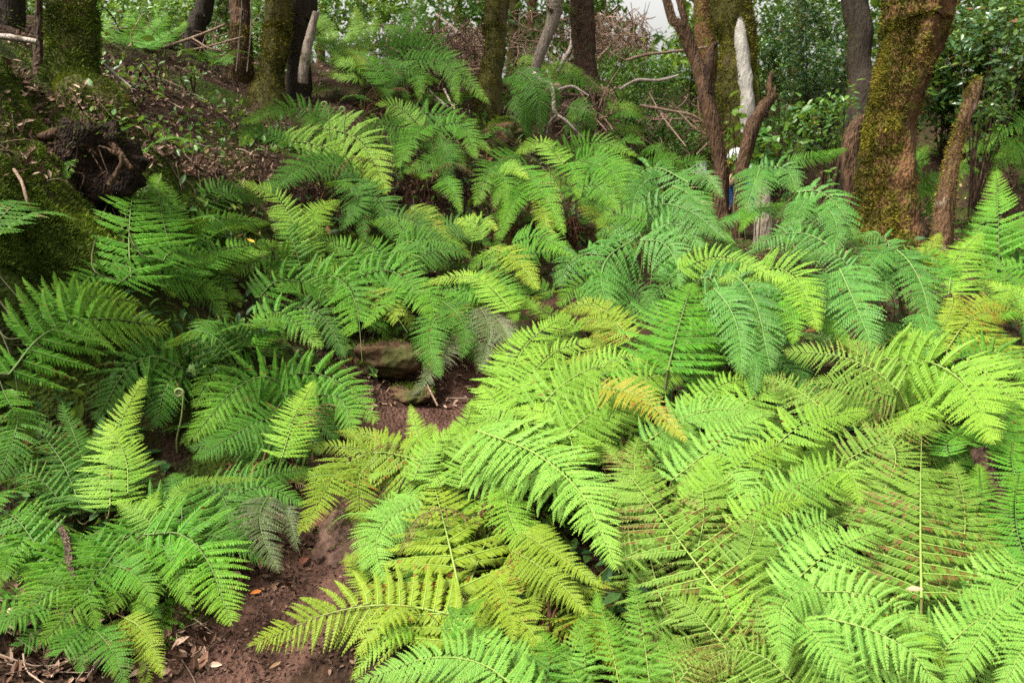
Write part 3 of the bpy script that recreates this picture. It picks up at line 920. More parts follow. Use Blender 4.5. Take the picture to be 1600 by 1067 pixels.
fern('fresh lime fern cresting over the dense bluish fern', (1170, 490, 4.5), 'l', [
    ('l', 1060, 422, 1130, 402, 1235, 445, 34, dict(d=-.1, young=.3)), ('l', 1180, 418, 1240, 430, 1280, 520, 50, dict(d=-.05)), ('g', 1220, 450, 1240, 490, 1240, 540, 44), ('l', 1200, 440, 1160, 430, 1120, 440, 28)], fill=3, fsize=.5)
fern('bluish comb fern with a perfectly feathered drooping frond in front of the big mossy trunk', (1330, 480, 4.7), 'w', [
    ('w', 1312, 420, 1332, 465, 1366, 548, 72, dict(d=-.1, face=1.1)), ('w', 1305, 430, 1275, 450, 1262, 510, 40), ('w', 1330, 420, 1300, 395, 1260, 400, 34)], fill=3, fsize=.5)
fern('bluish comb fern with curled pinnae under the broken mossy snag', (1430, 480, 4.7), 'w', [
    ('w', 1395, 385, 1432, 425, 1455, 505, 64), ('w', 1400, 390, 1370, 400, 1350, 450, 44), ('w', 1440, 490, 1450, 520, 1445, 560, 40), ('w', 1390, 390, 1380, 370, 1340, 370, 34), ('g', 1420, 410, 1450, 400, 1490, 430, 36)], fill=3, fsize=.5)
fern('upright yellow-green fern at the foot of the broken snag', (1485, 480, 5.3), 'l', [
    ('l', 1482, 460, 1495, 405, 1535, 362, 54, dict(face=1.1)), ('y', 1440, 415, 1452, 390, 1470, 362, 28), ('g', 1480, 440, 1460, 400, 1440, 380, 30)], fill=3, fsize=.5)
fern('tall dull green fern standing upright near the right edge by the tree foot', (1560, 470, 6.6), 'g', [
    ('g', 1562, 450, 1560, 350, 1556, 262, 52, dict(ds=[6.0, 6.2, 6.5], face=1.2)), ('g', 1570, 420, 1610, 360, 1640, 300, 44, dict(ds=[6.0, 6.2, 6.5]))], fill=4, fsize=.55)
fern('yellow-lime fern frond entering from the right edge at mid height', (1600, 520, 4.8), 'l', [
    ('l', 1640, 485, 1590, 460, 1530, 436, 26, dict(young=.6)), ('l', 1640, 440, 1610, 450, 1560, 470, 26), ('g', 1620, 500, 1590, 480, 1560, 500, 30), ('g', 1610, 430, 1590, 420, 1540, 410, 30, dict(d=.3))], fill=4, fsize=.5)
fern('distant green ferns clump behind the broken snag at the right edge', (1580, 260, 9.5), 'g', [
    ('g', 1640, 200, 1580, 195, 1520, 250, 36, dict(ds=[8.6, 8.5, 8.4])), ('g', 1620, 240, 1580, 240, 1540, 290, 32, dict(ds=[8.4, 8.3, 8.2])), ('g', 1560, 240, 1530, 225, 1490, 240, 26, dict(ds=[8.6, 8.5, 8.4])), ('g', 1520, 260, 1500, 270, 1480, 310, 26, dict(ds=[8.3, 8.2, 8.1]))], fill=6, fsize=.7)
fern('small green fern seen between the big mossy trunk and the broken snag', (1440, 330, 7.8), 'g', [
    ('g', 1455, 290, 1432, 262, 1450, 225, 26, dict(ds=[7.6, 7.6, 7.7])), ('l', 1445, 310, 1425, 285, 1410, 275, 16, dict(ds=[7.4, 7.4, 7.4])), ('g', 1440, 300, 1460, 280, 1490, 270, 24, dict(ds=[7.6, 7.6, 7.7])), ('d', 1440, 350, 1420, 340, 1400, 360, 20, dict(ds=[7, 7, 7])), ('g', 1450, 330, 1480, 310, 1500, 330, 26, dict(ds=[7.3, 7.3, 7.3]))], fill=5, fsize=.55)
# right foreground bed
fern('domed bright lime fern bulging over the path edge in the middle of the picture', (800, 690, 3.7), 'l', [
    ('l', 795, 650, 815, 545, 892, 488, 78, dict(face=.9, young=.15)), ('l', 800, 660, 850, 560, 930, 530, 66, dict(d=.05)), ('l', 790, 660, 770, 620, 750, 600, 40), ('l', 800, 670, 760, 650, 735, 690, 34)], fill=3, fsize=.55)
fern('yellowing fern with a rusty edged arching frond behind the domed lime fern', (935, 560, 4.3), 'y', [
    ('y', 985, 530, 930, 475, 868, 490, 40, dict(rust=.2)), ('y', 970, 520, 950, 500, 900, 500, 32, dict(rust=.25))], fill=2, fsize=.45)
fern('pale lime fern with broad flat fronds beside the golden frond', (900, 740, 3.3), 'l', [
    ('l', 840, 640, 900, 585, 975, 560, 70), ('l', 860, 700, 930, 640, 1005, 590, 68), ('l', 900, 720, 870, 650, 790, 640, 62), ('l', 960, 640, 1010, 590, 1070, 590, 56, dict(d=.08)), ('l', 900, 600, 960, 560, 1020, 560, 46, dict(d=.2)), ('l', 990, 620, 1030, 560, 1050, 540, 44, dict(d=.2)), ('l', 860, 690, 820, 690, 750, 680, 46)], fill=4, fsize=.55)
fern('golden orange old frond fern lying on the lime fern bed', (960, 690, 3.2), 'ol', [
    ('o', 935, 605, 1000, 620, 1076, 692, 46, dict(d=-.12))], fill=1, fsize=.35)
fern('large lime fern with a long tapered frond pointing down right over the bed', (790, 780, 2.95), 'lp', [
    ('p', 745, 672, 880, 735, 968, 895, 105, dict(d=-.12, young=.2, roll=.1, tone=.25)), ('l', 760, 700, 830, 700, 900, 680, 50, dict(d=.1)), ('l', 790, 760, 800, 820, 850, 890, 50, dict(d=.08))], fill=2, fsize=.5, skirt=20)
fern('old fern thick with rust-brown flecks spread over the centre of the fern bed', (1060, 900, 2.6), 'r', [
    ('r', 1150, 960, 1050, 830, 945, 690, 112, dict(d=-.02, rust=.32)), ('r', 1000, 780, 990, 720, 1000, 680, 50, dict(rust=.5)), ('r', 1090, 860, 1100, 780, 1080, 700, 70), ('r', 1120, 920, 1170, 860, 1180, 790, 70, dict(rust=.2)), ('l', 1080, 800, 1120, 740, 1100, 690, 50)], fill=4, fsize=.5, skirt=14)
fern('rust-flecked fern lowest in the bed beside the dark gap with simple green blades', (1120, 1050, 2.1), 'r', [
    ('r', 1190, 1085, 1090, 960, 1035, 925, 80), ('r', 1270, 1095, 1160, 1010, 1070, 1070, 62, dict(rust=.35)), ('l', 1170, 1000, 1130, 930, 1140, 870, 60), ('r', 1230, 1040, 1190, 960, 1170, 900, 66, dict(rust=.12)), ('r', 1050, 1080, 1080, 1040, 1110, 1010, 50)], fill=4, fsize=.45)
fern('deep green fern with simple toothed blades standing in the bottom gap', (960, 1100, 2.05), 'g', [
    ('s', 975, 1110, 955, 1010, 930, 918, 34), ('s', 1020, 1115, 1005, 990, 985, 893, 42), ('s', 905, 1100, 915, 1030, 900, 968, 32), ('s', 1060, 1100, 1050, 1040, 1035, 985, 34), ('s', 940, 1110, 900, 1060, 880, 1000, 30)], fill=2, fsize=.4)
fern('tall yellow-green fern with level pinnae on a straight pale rachis beside the path', (735, 1040, 2.6), 'ly', [
    ('y', 732, 1005, 708, 875, 676, 750, 165, dict(face=1.1, rust=.05, d=.02)), ('l', 700, 900, 720, 800, 700, 750, 60, dict(d=.2))], fill=3, fsize=.45, skirt=12)
fern('yellow-green fern reaching left across the dirt path at the bottom', (720, 1040, 2.45), 'ly', [
    ('y', 720, 962, 560, 945, 385, 1012, 98, dict(rust=.07, d=-.04)), ('y', 640, 1000, 560, 900, 540, 860, 40, dict(d=.1))], fill=1, fsize=.4)
fern('pale minty fern cut off by the bottom edge beside the path', (740, 1120, 2.2), 'p', [
    ('p', 830, 1095, 710, 1022, 552, 1068, 72, dict(d=-.08)), ('p', 850, 1100, 770, 1020, 690, 950, 64, dict(d=.0)), ('p', 800, 1100, 830, 1040, 810, 960, 50, dict(d=.05))], fill=2, fsize=.4)
fern('yellow fern with brown spotted pinnae between the pale rachis fern and the dark gap', (860, 1000, 2.5), 'y', [
    ('y', 750, 925, 805, 955, 868, 1045, 55, dict(rust=.22)), ('y', 800, 860, 865, 900, 920, 965, 52, dict(rust=.2)), ('y', 815, 830, 890, 880, 945, 920, 44, dict(rust=.15)), ('g', 840, 1090, 860, 1030, 840, 980, 50)], fill=3, fsize=.45, skirt=26)
fern('yellow fern with rust dotted frond arching left over the bend of the path', (690, 800, 3.35), 'yl', [
    ('y', 668, 722, 555, 712, 466, 838, 72, dict(rust=.26, d=-.08)), ('y', 680, 735, 610, 690, 530, 680, 40, dict(rust=.15, d=.1)), ('l', 600, 750, 520, 740, 450, 750, 34, dict(d=.08))], fill=2, fsize=.45, skirt=10)
fern('small lime fern standing upright on the path edge above the yellow arching frond', (675, 790, 3.6), 'l', [
    ('l', 690, 760, 658, 690, 640, 630, 38, dict(face=1.1)), ('l', 640, 740, 690, 690, 725, 680, 42), ('l', 720, 760, 730, 700, 765, 650, 44, dict(d=.05)), ('l', 700, 720, 730, 660, 740, 620, 30, dict(d=.15))], fill=3, fsize=.4)
fern('pale fresh fern with a small triangular frond hanging beside the path earth lip', (640, 880, 3.0), 'p', [
    ('p', 655, 780, 590, 830, 602, 918, 50, dict(d=-.1)), ('p', 650, 790, 610, 800, 570, 800, 36, dict(d=-.02)), ('y', 600, 872, 560, 868, 527, 880, 17), ('l', 670, 790, 640, 760, 590, 760, 40, dict(d=.05))], fill=2, fsize=.4)
fern('lime fern with overlapping flat fronds in the middle of the right fern bed', (1150, 760, 3.0), 'lp', [
    ('p', 1010, 690, 1100, 640, 1200, 650, 64), ('p', 1050, 750, 1140, 680, 1210, 640, 68), ('l', 1090, 790, 1180, 710, 1240, 690, 62), ('l', 1140, 650, 1200, 610, 1260, 620, 56, dict(d=.1)), ('l', 1080, 650, 1130, 600, 1200, 590, 50, dict(d=.2)), ('p', 1110, 720, 1160, 760, 1190, 830, 54)], fill=5, fsize=.55)
fern('rusty fern with browned frond edges round a brown dead hollow', (1360, 680, 3.2), 'r', [
    ('r', 1405, 610, 1330, 560, 1220, 548, 60, dict(rust=.3)), ('r', 1400, 620, 1320, 600, 1250, 600, 46, dict(rust=.35)), ('r', 1390, 600, 1370, 560, 1320, 530, 44, dict(rust=.15)), ('r', 1300, 650, 1230, 600, 1180, 590, 50, dict(rust=.2))], fill=2, fsize=.45, skirt=46)
fern('vivid lime fern with a broad cascading frond near the right side', (1400, 640, 3.3), 'l', [
    ('l', 1385, 560, 1490, 580, 1556, 695, 88, dict(d=-.15, face=1.0, tone=.2)), ('l', 1400, 580, 1430, 540, 1480, 510, 40, dict(d=.1))], fill=2, fsize=.5)
fern('yellowish speckled fern below the tall dull green fern at the right edge', (1530, 580, 4.0), 'y', [
    ('y', 1480, 545, 1530, 490, 1610, 490, 58, dict(rust=.25)), ('y', 1500, 500, 1540, 470, 1600, 470, 44, dict(rust=.2)), ('g', 1500, 560, 1560, 550, 1620, 600, 50), ('l', 1460, 560, 1440, 530, 1400, 520, 34), ('y', 1470, 520, 1490, 470, 1480, 450, 34)], fill=4, fsize=.5)
fern('mid-green fern at the right edge below the speckled yellowish fern', (1570, 740, 3.1), 'gl', [
    ('l', 1510, 560, 1570, 610, 1620, 690, 60), ('g', 1540, 700, 1580, 640, 1620, 620, 56), ('g', 1610, 890, 1585, 800, 1600, 700, 46), ('g', 1600, 760, 1580, 720, 1590, 660, 44), ('l', 1560, 650, 1600, 640, 1640, 680, 44, dict(d=.1))], fill=4, fsize=.5)
fern('dull lime fern with fine lacy fronds below the rusty hollow', (1280, 760, 2.85), 'lr', [
    ('l', 1200, 710, 1260, 660, 1360, 640, 60), ('r', 1380, 770, 1400, 700, 1345, 660, 66, dict(rust=.12)), ('l', 1250, 770, 1320, 730, 1345, 790, 54), ('p', 1195, 810, 1240, 760, 1320, 730, 58), ('r', 1320, 720, 1400, 680, 1480, 660, 60, dict(rust=.14)), ('l', 1150, 830, 1190, 790, 1260, 780, 52)], fill=4, fsize=.55)
fern('broad old fern with an upright frond densely dotted rusty pink at the lower right', (1440, 980, 2.3), 'r', [
    ('r', 1440, 935, 1438, 800, 1440, 675, 125, dict(rust=.3)), ('r', 1480, 920, 1510, 820, 1490, 720, 80, dict(rust=.2, d=.04)), ('r', 1400, 920, 1370, 830, 1350, 760, 80, dict(rust=.22, d=.04)), ('g', 1500, 850, 1530, 790, 1530, 720, 50, dict(d=.08)), ('r', 1530, 930, 1540, 870, 1530, 800, 60, dict(d=.06))], fill=4, fsize=.5, skirt=10)
fern('minty fern with a curved comb frond hanging beside the dark hole at lower right', (1250, 980, 2.1), 'p', [
    ('p', 1275, 915, 1222, 945, 1225, 1050, 46, dict(d=-.08)), ('p', 1225, 925, 1300, 860, 1385, 825, 72, dict(d=-.04)), ('p', 1200, 880, 1250, 830, 1330, 800, 60, dict(d=.05)), ('g', 1200, 1040, 1230, 1000, 1260, 1000, 36, dict(d=.15)), ('l', 1190, 930, 1180, 890, 1210, 850, 46, dict(d=.1))], fill=3, fsize=.45)
fern('pale minty fern with long parallel pinnae along the bottom right', (1360, 1080, 1.85), 'p', [
    ('p', 1265, 925, 1360, 930, 1460, 985, 62, dict(d=-.04)), ('p', 1270, 960, 1400, 1000, 1470, 1080, 84), ('p', 1240, 960, 1290, 1010, 1340, 1085, 62, dict(d=-.04)), ('p', 1320, 1080, 1300, 1020, 1270, 960, 60, dict(d=.06))], fill=3, fsize=.45)
fern('pale green fern with drooping fronds in the bottom right corner', (1560, 1080, 1.9), 'p', [
    ('p', 1620, 890, 1560, 950, 1480, 1075, 86), ('p', 1480, 1010, 1540, 960, 1630, 930, 66), ('p', 1400, 1000, 1460, 980, 1540, 985, 52, dict(d=.05)), ('p', 1640, 960, 1600, 1010, 1560, 1090, 66, dict(d=-.05)), ('p', 1520, 930, 1570, 890, 1630, 850, 60, dict(d=.04)), ('l', 1420, 960, 1440, 1010, 1500, 1040, 46, dict(d=.02))], fill=3, fsize=.45)

# hazy ferns further up the wood
for lab, x, y, d, kinds, fs in (('hazy green fern left of the thin sapling just right of the black trunk', 545, 60, 11, 'g', .7), ('hazy fern under the crest thicket, left of the thin leaning trunk', 795, 140, 10.2, 'gl', .6),
                                ('hazy fern between the cut log and the pale lime fern', 935, 215, 9.3, 'g', .6), ('hazy bluish fern low behind the forked trunk, beside the dead branch', 1060, 240, 9.3, 'gw', .6), ('hazy fern under the arched pale branch', 1040, 150, 10.8, 'gw', .7),
                                ('shaded fern at the foot of the dark straight trunk', 1300, 270, 8.6, 'g', .55), ('shaded fern right of the thick mossy trunk foot, beyond the litter', 330, 105, 8.4, 'g', .5),
                                ('hazy lime fern on the far slope behind the forked trunk, right side', 1125, 195, 10.4, 'l', .6), ('shaded fern beside the mossy boulder', 745, 230, 8.0, 'gd', .5), ('shaded fern between the layered fern and the scarred trunk', 700, 175, 8.6, 'g', .5)):
    fern(lab, (x, y, d), kinds, [], fill=8, fsize=fs)
# ---------------------------------------------------------------- trees
BARK = {
    'brown': bark_mat('bark_brown', (.016, .009, .006), (.085, .048, .028), (.05, .05, .015), bump=1.3, c3lo=.6),
    'red': bark_mat('bark_red_brown', (.018, .010, .005), (.120, .066, .036), (.07, .05, .02), scale=6, stretch=.15, bump=1.3, c3lo=.6),
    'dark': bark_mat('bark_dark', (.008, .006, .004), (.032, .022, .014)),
    'mossy': bark_mat('bark_under_moss', (.020, .018, .005), (.075, .068, .012), (.09, .058, .038), scale=4, c3lo=.58),
    'pale': bark_mat('bark_pale', (.17, .155, .13), (.37, .345, .31), (.15, .12, .085), scale=4, stretch=.3, bump=.5, c3lo=.56),
    'grey': bark_mat('bark_grey', (.10, .075, .055), (.27, .22, .18), (.05, .05, .015), scale=5, c3lo=.58),
    'snag': bark_mat('bark_snag', (.035, .018, .009), (.14, .078, .042), (.22, .17, .13), scale=5, stretch=.2, bump=1.2, c3lo=.57),
    'rust': bark_mat('bark_rusty', (.045, .022, .010), (.15, .075, .030), (.09, .08, .012), scale=5, stretch=.5, bump=1.0, c3lo=.50),
}
MOSS = {
    'olive': attr_mat('moss_olive', ((.016, .018, .001), (.070, .066, .004), (.19, .16, .010)), rough=.9, trans=.15),
    'green': attr_mat('moss_green', ((.014, .027, .002), (.056, .088, .007), (.14, .195, .014)), rough=.9, trans=.15),
    'rusty': attr_mat('moss_rusty', ((.026, .014, .004), (.105, .064, .015), (.22, .15, .03)), rough=.9, trans=.15),
    'yellow': attr_mat('moss_yellow', ((.030, .032, .003), (.105, .10, .009), (.23, .205, .018)), rough=.9, trans=.15),
}
CROWN = leaf_mat('laurel_leaf', (.014, .040, .010), (.045, .105, .022), trans=.25, rough=.4, spec=.5)
rt = np.random.default_rng(77)


def crown(root, top, rad, n, size=.16, mat=None):  # unseen leaf cloud above the frame, added to shade the left slope
    mb = MB()
    k = 9
    cen = top + rt.normal(0, .55, (k, 3)) * rad
    pts = cen[rt.integers(0, k, n)] + rt.normal(0, .3, (n, 3)) * rad
    leaves(mb, pts, rt.normal(0, 1, (n, 3)), rt.normal(0, .5, (n, 3)) + (0, 0, 1), rt.uniform(.6, 1.3, n) * size, size * .45, rt)
    return part(mb, 'crown', mat or CROWN, root, smooth=False)


def tree(label, path, bark, moss=(), crown_at=None, crown_off=(0, -.3, .4), sides=20, amp=.16, ridge=.04, branches=(), name='tree', cat='tree', up=5.0, base=.35, n=90, group='trees of the wood', crown_n=600, trunk_name='trunk'):
    """path: (px, py, depth, radius px) from foot to top as seen; grows on up out of the picture"""
    pts = np.array([P(a, b, d) for a, b, d, r in path])
    rad = np.array([r * d / FPX for a, b, d, r in path])
    foot = pts[0].copy()
    gz = float(ground(foot[0], foot[1]))
    foot[2] = min(gz, foot[2]) - base
    pts = np.vstack([foot, pts])
    rad = np.concatenate([[rad[0] * 1.12], rad])
    if up:
        d = norm(pts[-1] - pts[-2])
        d = norm(d + np.array([0, 0, .6]))
        top = pts[-1] + d * up
        pts = np.vstack([pts, pts[-1] + d * up * .5, top])
        rad = np.concatenate([rad, [rad[-1] * .8, rad[-1] * .55]])
    if path[0][0] > 350:
        crown_n = 400
    if path[0][0] > 560:
        crown_at = False   # crowns left out so the background gets more light
    root = thing(name, pts[0], label, cat, group)
    mb = MB()
    V, D = tube(mb, pts, rad, n=n, sides=sides, amp=amp, freq=5, seed=int(path[0][0]), ridge=ridge, sway=.22)
    part(mb, trunk_name, BARK[bark], root)
    for bp, bk in branches:
        mb = MB()
        q = np.array([P(a, b, d) for a, b, d, r in bp])
        rr = [r * d / FPX for a, b, d, r in bp]
        tube(mb, q, rr, n=36, sides=10, amp=.22, freq=9, seed=int(bp[0][0]) + 3, ridge=.05)
        part(mb, 'branch', BARK[bk], root)
    for mk, cnt, size, test in moss:
        vis = V[:, 2] < CAM_H + 3.2
        Vv, Dv = V[vis], D[vis]
        i = rt.integers(0, len(Vv), cnt)
        s = sides
        e = np.maximum(i - 1, 0)
        f = rt.random((cnt, 1))
        near = np.linalg.norm(Vv[i] - Vv[e], axis=1, keepdims=True) < .25
        p = np.where(near, Vv[i] * f + Vv[e] * (1 - f), Vv[i]) + rt.normal(0, .012, (cnt, 3))
        keep = test(p, Dv[i]) > 0
        if keep.sum() < 700:   # too thin a scatter to read as moss
            continue
        mm = MB()
        col = np.clip(.5 + .45 * vnoise(p * 7, 5), 0, 1)
        tufts(mm, p[keep], Dv[i][keep], size, rt, colour=col[keep])
        part(mm, 'moss', MOSS[mk], root, smooth=False)
    if up and crown_at is not False:
        crown(root, pts[-1] + np.array(crown_off), 2.1, crown_n, .19)  # offset and leaf count set by the shade wanted below
    return root


def patch(f=2.2, thr=0.0, s=1):
    return lambda p, d: fbm(p * f, s, 3) - thr


def side(ax, thr, f=3, s=2):
    return lambda p, d: d @ np.array(ax) + .6 * fbm(p * f, s, 3) - thr


ALL = lambda p, d: np.ones(len(p))
tree('thick mossy trunk, largest on the left bank, above the root burl', [(150, 205, 5.5, 58), (126, 165, 5.7, 48), (115, 140, 5.75, 40), (113, 95, 5.8, 34), (114, 40, 5.85, 33), (114, -10, 5.9, 34)], 'mossy',
     [('green', 51000, .026, ALL), ('olive', 24000, .024, patch(2.4, 0, 3))], ridge=.03, up=3.8, crown_off=(0, -.9, .6), crown_n=600)
tree('thin mossy sapling trunk just left of the thickest left trunk', [(62, 130, 5.9, 8), (60, 70, 6, 7), (61, -10, 6, 6)], 'brown', [('green', 2250, .018, lambda p, d: 1.95 - p[:, 2])], sides=10, n=40)
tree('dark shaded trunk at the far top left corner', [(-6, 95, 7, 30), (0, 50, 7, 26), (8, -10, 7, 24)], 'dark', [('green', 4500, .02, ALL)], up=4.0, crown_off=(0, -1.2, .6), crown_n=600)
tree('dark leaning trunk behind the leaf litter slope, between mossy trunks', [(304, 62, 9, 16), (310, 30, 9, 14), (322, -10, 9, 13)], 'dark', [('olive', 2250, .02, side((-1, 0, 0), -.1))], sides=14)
tree('reddish trunk with a mossy lower half behind two hanging lianas', [(374, 118, 8.6, 20), (374, 60, 8.6, 17), (376, 25, 8.6, 14), (378, -10, 8.6, 15)], 'red', [('olive', 13500, .024, lambda p, d: 2.75 - p[:, 2] + .25 * fbm(p * 4, 3, 3))], sides=16)
tree('mossy trunk with pale bark scars beside the black hollow trunk', [(424, 168, 7.9, 30), (427, 120, 7.95, 18), (431, 60, 8, 17), (436, -10, 8, 19)], 'mossy', [('olive', 24000, .024, patch(2.6, -.5, 8))], ridge=.05)
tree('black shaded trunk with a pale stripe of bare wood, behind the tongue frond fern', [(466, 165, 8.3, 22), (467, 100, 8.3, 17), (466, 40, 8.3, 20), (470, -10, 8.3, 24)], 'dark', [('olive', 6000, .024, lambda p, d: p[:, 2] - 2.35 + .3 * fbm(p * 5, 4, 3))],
     branches=[([(474, 130, 8.05, 7), (476, 105, 8.0, 7), (486, 50, 8.0, 7), (494, 20, 8.0, 5)], 'grey')])
tree('mossy trunk with a pale scar standing right of the twig tangle', [(764, 165, 8.9, 21), (769, 110, 8.95, 17), (773, 60, 9, 17), (776, -10, 9, 20)], 'mossy', [('olive', 19500, .024, side((-.6, -.4, 0), -.25))])
tree('dark brown upright trunk left of the bright sky gap', [(914, 135, 10.4, 22), (912, 90, 10.4, 18), (911, 40, 10.4, 17), (909, -10, 10.4, 18)], 'brown', [('olive', 6000, .024, side((-1, 0, 0), .0))], sides=16)
tree('thin leaning trunk, grey below and mossy at the top, left of the dark brown trunk', [(832, 125, 10, 7), (842, 85, 10, 9), (858, 48, 10, 9), (866, 15, 10, 12), (864, -10, 10, 13)], 'grey', [('olive', 7500, .028, lambda p, d: p[:, 2] - 3.3 + .2 * fbm(p * 5, 4, 3))], sides=12)
tree('forked red-brown trunk with flaking bark in front of the person', [(1130, 345, 8.0, 13), (1125, 270, 8.0, 10.5), (1117, 215, 8.0, 9.5), (1105, 165, 8.0, 9.5), (1093, 115, 8.05, 8.5), (1078, 72, 8.1, 7.5), (1062, 40, 8.1, 7.5), (1040, -10, 8.2, 7.5)], 'red', [('yellow', 3900, .018, side((.9, -.1, 0), .72)), ('rusty', 6300, .016, patch(3.5, .15, 31))], sides=18, ridge=.10, amp=.28,
     branches=[([(1088, 100, 8.1, 7), (1080, 66, 8.05, 7), (1068, 25, 8.0, 6), (1055, -25, 8.0, 6)], 'red'), ([(1103, 165, 8.0, 7), (1107, 130, 7.95, 7), (1109, 100, 7.9, 6), (1112, 78, 7.9, 4.5), (1122, 66, 7.85, 2.5)], 'brown')])
tree('mossy trunk with a long bare white wood patch, behind the forked trunk', [(1158, 215, 10.35, 30), (1154, 120, 10.35, 27), (1150, 60, 10.38, 28), (1146, -10, 10.4, 31)], 'mossy',
     [('yellow', 25500, .034, lambda p, d: ALL(p, d))], branches=[([(1171, 215, 10.12, 13), (1168, 160, 10.12, 13), (1162, 105, 10.14, 12), (1157, 60, 10.17, 10), (1155, 20, 10.26, 6)], 'pale')])
tree('hazy mossy trunk between the forked trunk and the white patched trunk', [(1102, 140, 12, 14), (1101, 60, 12, 15), (1100, -10, 12, 14)], 'rust', [('olive', 6000, .03, patch(2, -.1))], sides=14)
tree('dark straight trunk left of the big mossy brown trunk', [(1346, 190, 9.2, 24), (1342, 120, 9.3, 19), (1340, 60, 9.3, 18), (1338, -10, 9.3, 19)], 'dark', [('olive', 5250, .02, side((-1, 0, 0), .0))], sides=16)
tree('big leaning trunk coated in golden moss with bare brown patches, largest on the right', [(1386, 400, 6.75, 48), (1385, 340, 6.75, 39), (1385, 260, 6.8, 36), (1399, 180, 6.8, 36), (1419, 110, 6.8, 38), (1434, 50, 6.8, 45), (1442, -10, 6.8, 58)], 'rust',
     [('olive', 80000, .030, side((-.75, -.25, 0), .08, 2.2, 12)), ('rusty', 52000, .024, patch(1.9, .06, 22)), ('yellow', 24000, .030, side((-.8, -.3, .2), .15, 2.5, 15))], amp=.22, ridge=.05, sides=36, n=140)
tree('reddish stump trunk leaning behind the left foot of the big mossy trunk', [(1330, 310, 7.6, 14), (1328, 260, 7.6, 14), (1332, 215, 7.6, 12), (1346, 185, 7.65, 9)], 'red', [('green', 800, .02, lambda p, d: 1.15 - p[:, 2])], up=0, sides=14, name='tree_stump', cat='stump', group='dead snags and stumps')
tree('broken mossy snag leaning right with a splintered grey top', [(1466, 425, 6.3, 13), (1472, 350, 6.3, 12), (1484, 270, 6.3, 9.5), (1494, 225, 6.3, 8), (1503, 195, 6.3, 7.5), (1516, 160, 6.3, 8.5), (1524, 138, 6.3, 7), (1531, 124, 6.3, 3)], 'snag',
     [('yellow', 8000, .02, side((-.9, -.1, 0), .25, 4, 6)), ('rusty', 13500, .016, lambda p, d: 1.78 - p[:, 2] + .35 * fbm(p * 5, 8, 3))], up=0, sides=16, ridge=.12, amp=.3, name='dead_snag', cat='snag', group='dead snags and stumps')
tree('slender broken snag with a reddish knobbed tip beside the white cap', [(1156, 300, 7.6, 10), (1160, 255, 7.6, 12), (1173, 205, 7.6, 11), (1189, 170, 7.6, 9), (1203, 151, 7.6, 7.5), (1201, 130, 7.6, 4.5), (1206, 112, 7.6, 3)], 'red', [('olive', 900, .016, side((1, 0, 0), .1)), ('rusty', 2700, .014, patch(4, .1, 5))], up=0, sides=14, ridge=.1, amp=.34, name='dead_snag', cat='snag', group='dead snags and stumps')
tree('smooth pale grey stump half hidden by the light green comb fern', [(1194, 362, 7.2, 15), (1194, 335, 7.2, 14), (1190, 298, 7.2, 12), (1187, 280, 7.2, 9)], 'grey', [('olive', 700, .016, side((1, 0, 0), .1))], up=0, sides=14, amp=.12, name='tree_stump', cat='stump', group='dead snags and stumps')
for k, (x, d, r, l) in enumerate(((243, 13, 7, 'thin distant mossy trunk above the distant lit fern'), (712, 13.5, 6, 'thin distant trunk behind the twig tangle, left of the scarred trunk'), (800, 13, 8, 'slim mossy trunk in the gap right of the scarred mossy trunk'),
                                 (826, 14, 7, 'farthest slim brown trunk behind the thin leaning trunk'), (345, 12, 7, 'thin green pole of a sapling left of the reddish trunk'), (500, 13, 6, 'thin distant sapling just right of the black shaded trunk'), (1245, 13.5, 8, 'thin pale trunk half lost in the bluish laurel leaves'))):
    tree(l, [(x, 110, d, r * 1.2), (x + 2, 50, d, r), (x + 5, -10, d, r)], 'rust' if k % 2 else 'mossy', sides=10, n=40, crown_n=1400)
for k, (x0, x1) in enumerate(((374, 378), (391, 393))):
    mb = MB()
    tube(mb, [P(x0 - 5, 112, 8.0), P(x0, 60, 7.95), P(x1, -20, 7.9), P(x1, -250, 7.9)], [.006, .005, .005, .004], n=40, sides=6, amp=.1)
    tag(mb.build('liana', BARK['grey']), ('thin grey liana hanging in front of the reddish trunk', 'thin grey liana hanging right of the reddish trunk, nearer the scarred trunk')[k], 'liana', 'hanging lianas')

# the rotten root burl on the left bank
mb, mm = MB(), MB()
c = P(148, 255, 4.55)
th = np.linspace(0, math.pi, 30)[:, None]
ph = np.linspace(0, 2 * math.pi, 44, endpoint=False)[None]
D = np.stack([np.sin(th) * np.cos(ph), np.sin(th) * np.sin(ph), np.cos(th) * np.ones_like(ph)], -1)
rr = .22 * (1 + .30 * fbm(D * 2.2, 61, 4) + .10 * fbm(D * 7, 62, 3))
hole = np.clip((D @ norm(CAM - c) - .62) / .3, 0, 1)
V = c + D * rr[..., None] * np.array([1.1, .9, .95]) * (1 - .62 * hole[..., None] ** .7)
i = np.arange(29)[:, None] * 44
j = np.arange(44)[None]
mb.add(V.reshape(-1, 3), np.stack([i + j, i + 44 + j, i + 44 + (j + 1) % 44, i + (j + 1) % 44], -1).reshape(-1, 4))
burl = thing('root_burl', c - (0, 0, .2), 'rotten brown root burl with a hollow face jutting from the left bank', 'root burl')
part(mb, 'burl_wood', bark_mat('rotten_wood', (.005, .003, .002), (.040, .019, .009), (.07, .034, .016), scale=9, stretch=.5, bump=1.6, c3lo=.58), burl)
k = rt.integers(0, V.size // 3, 5000)
pk, dk = V.reshape(-1, 3)[k], D.reshape(-1, 3)[k]
sel = (dk[:, 2] + .5 * fbm(pk * 5, 4, 3)) > .35
tufts(mm, pk[sel], dk[sel], .018, rt)
part(mm, 'moss', MOSS['green'], burl, smooth=False)
mb = MB()
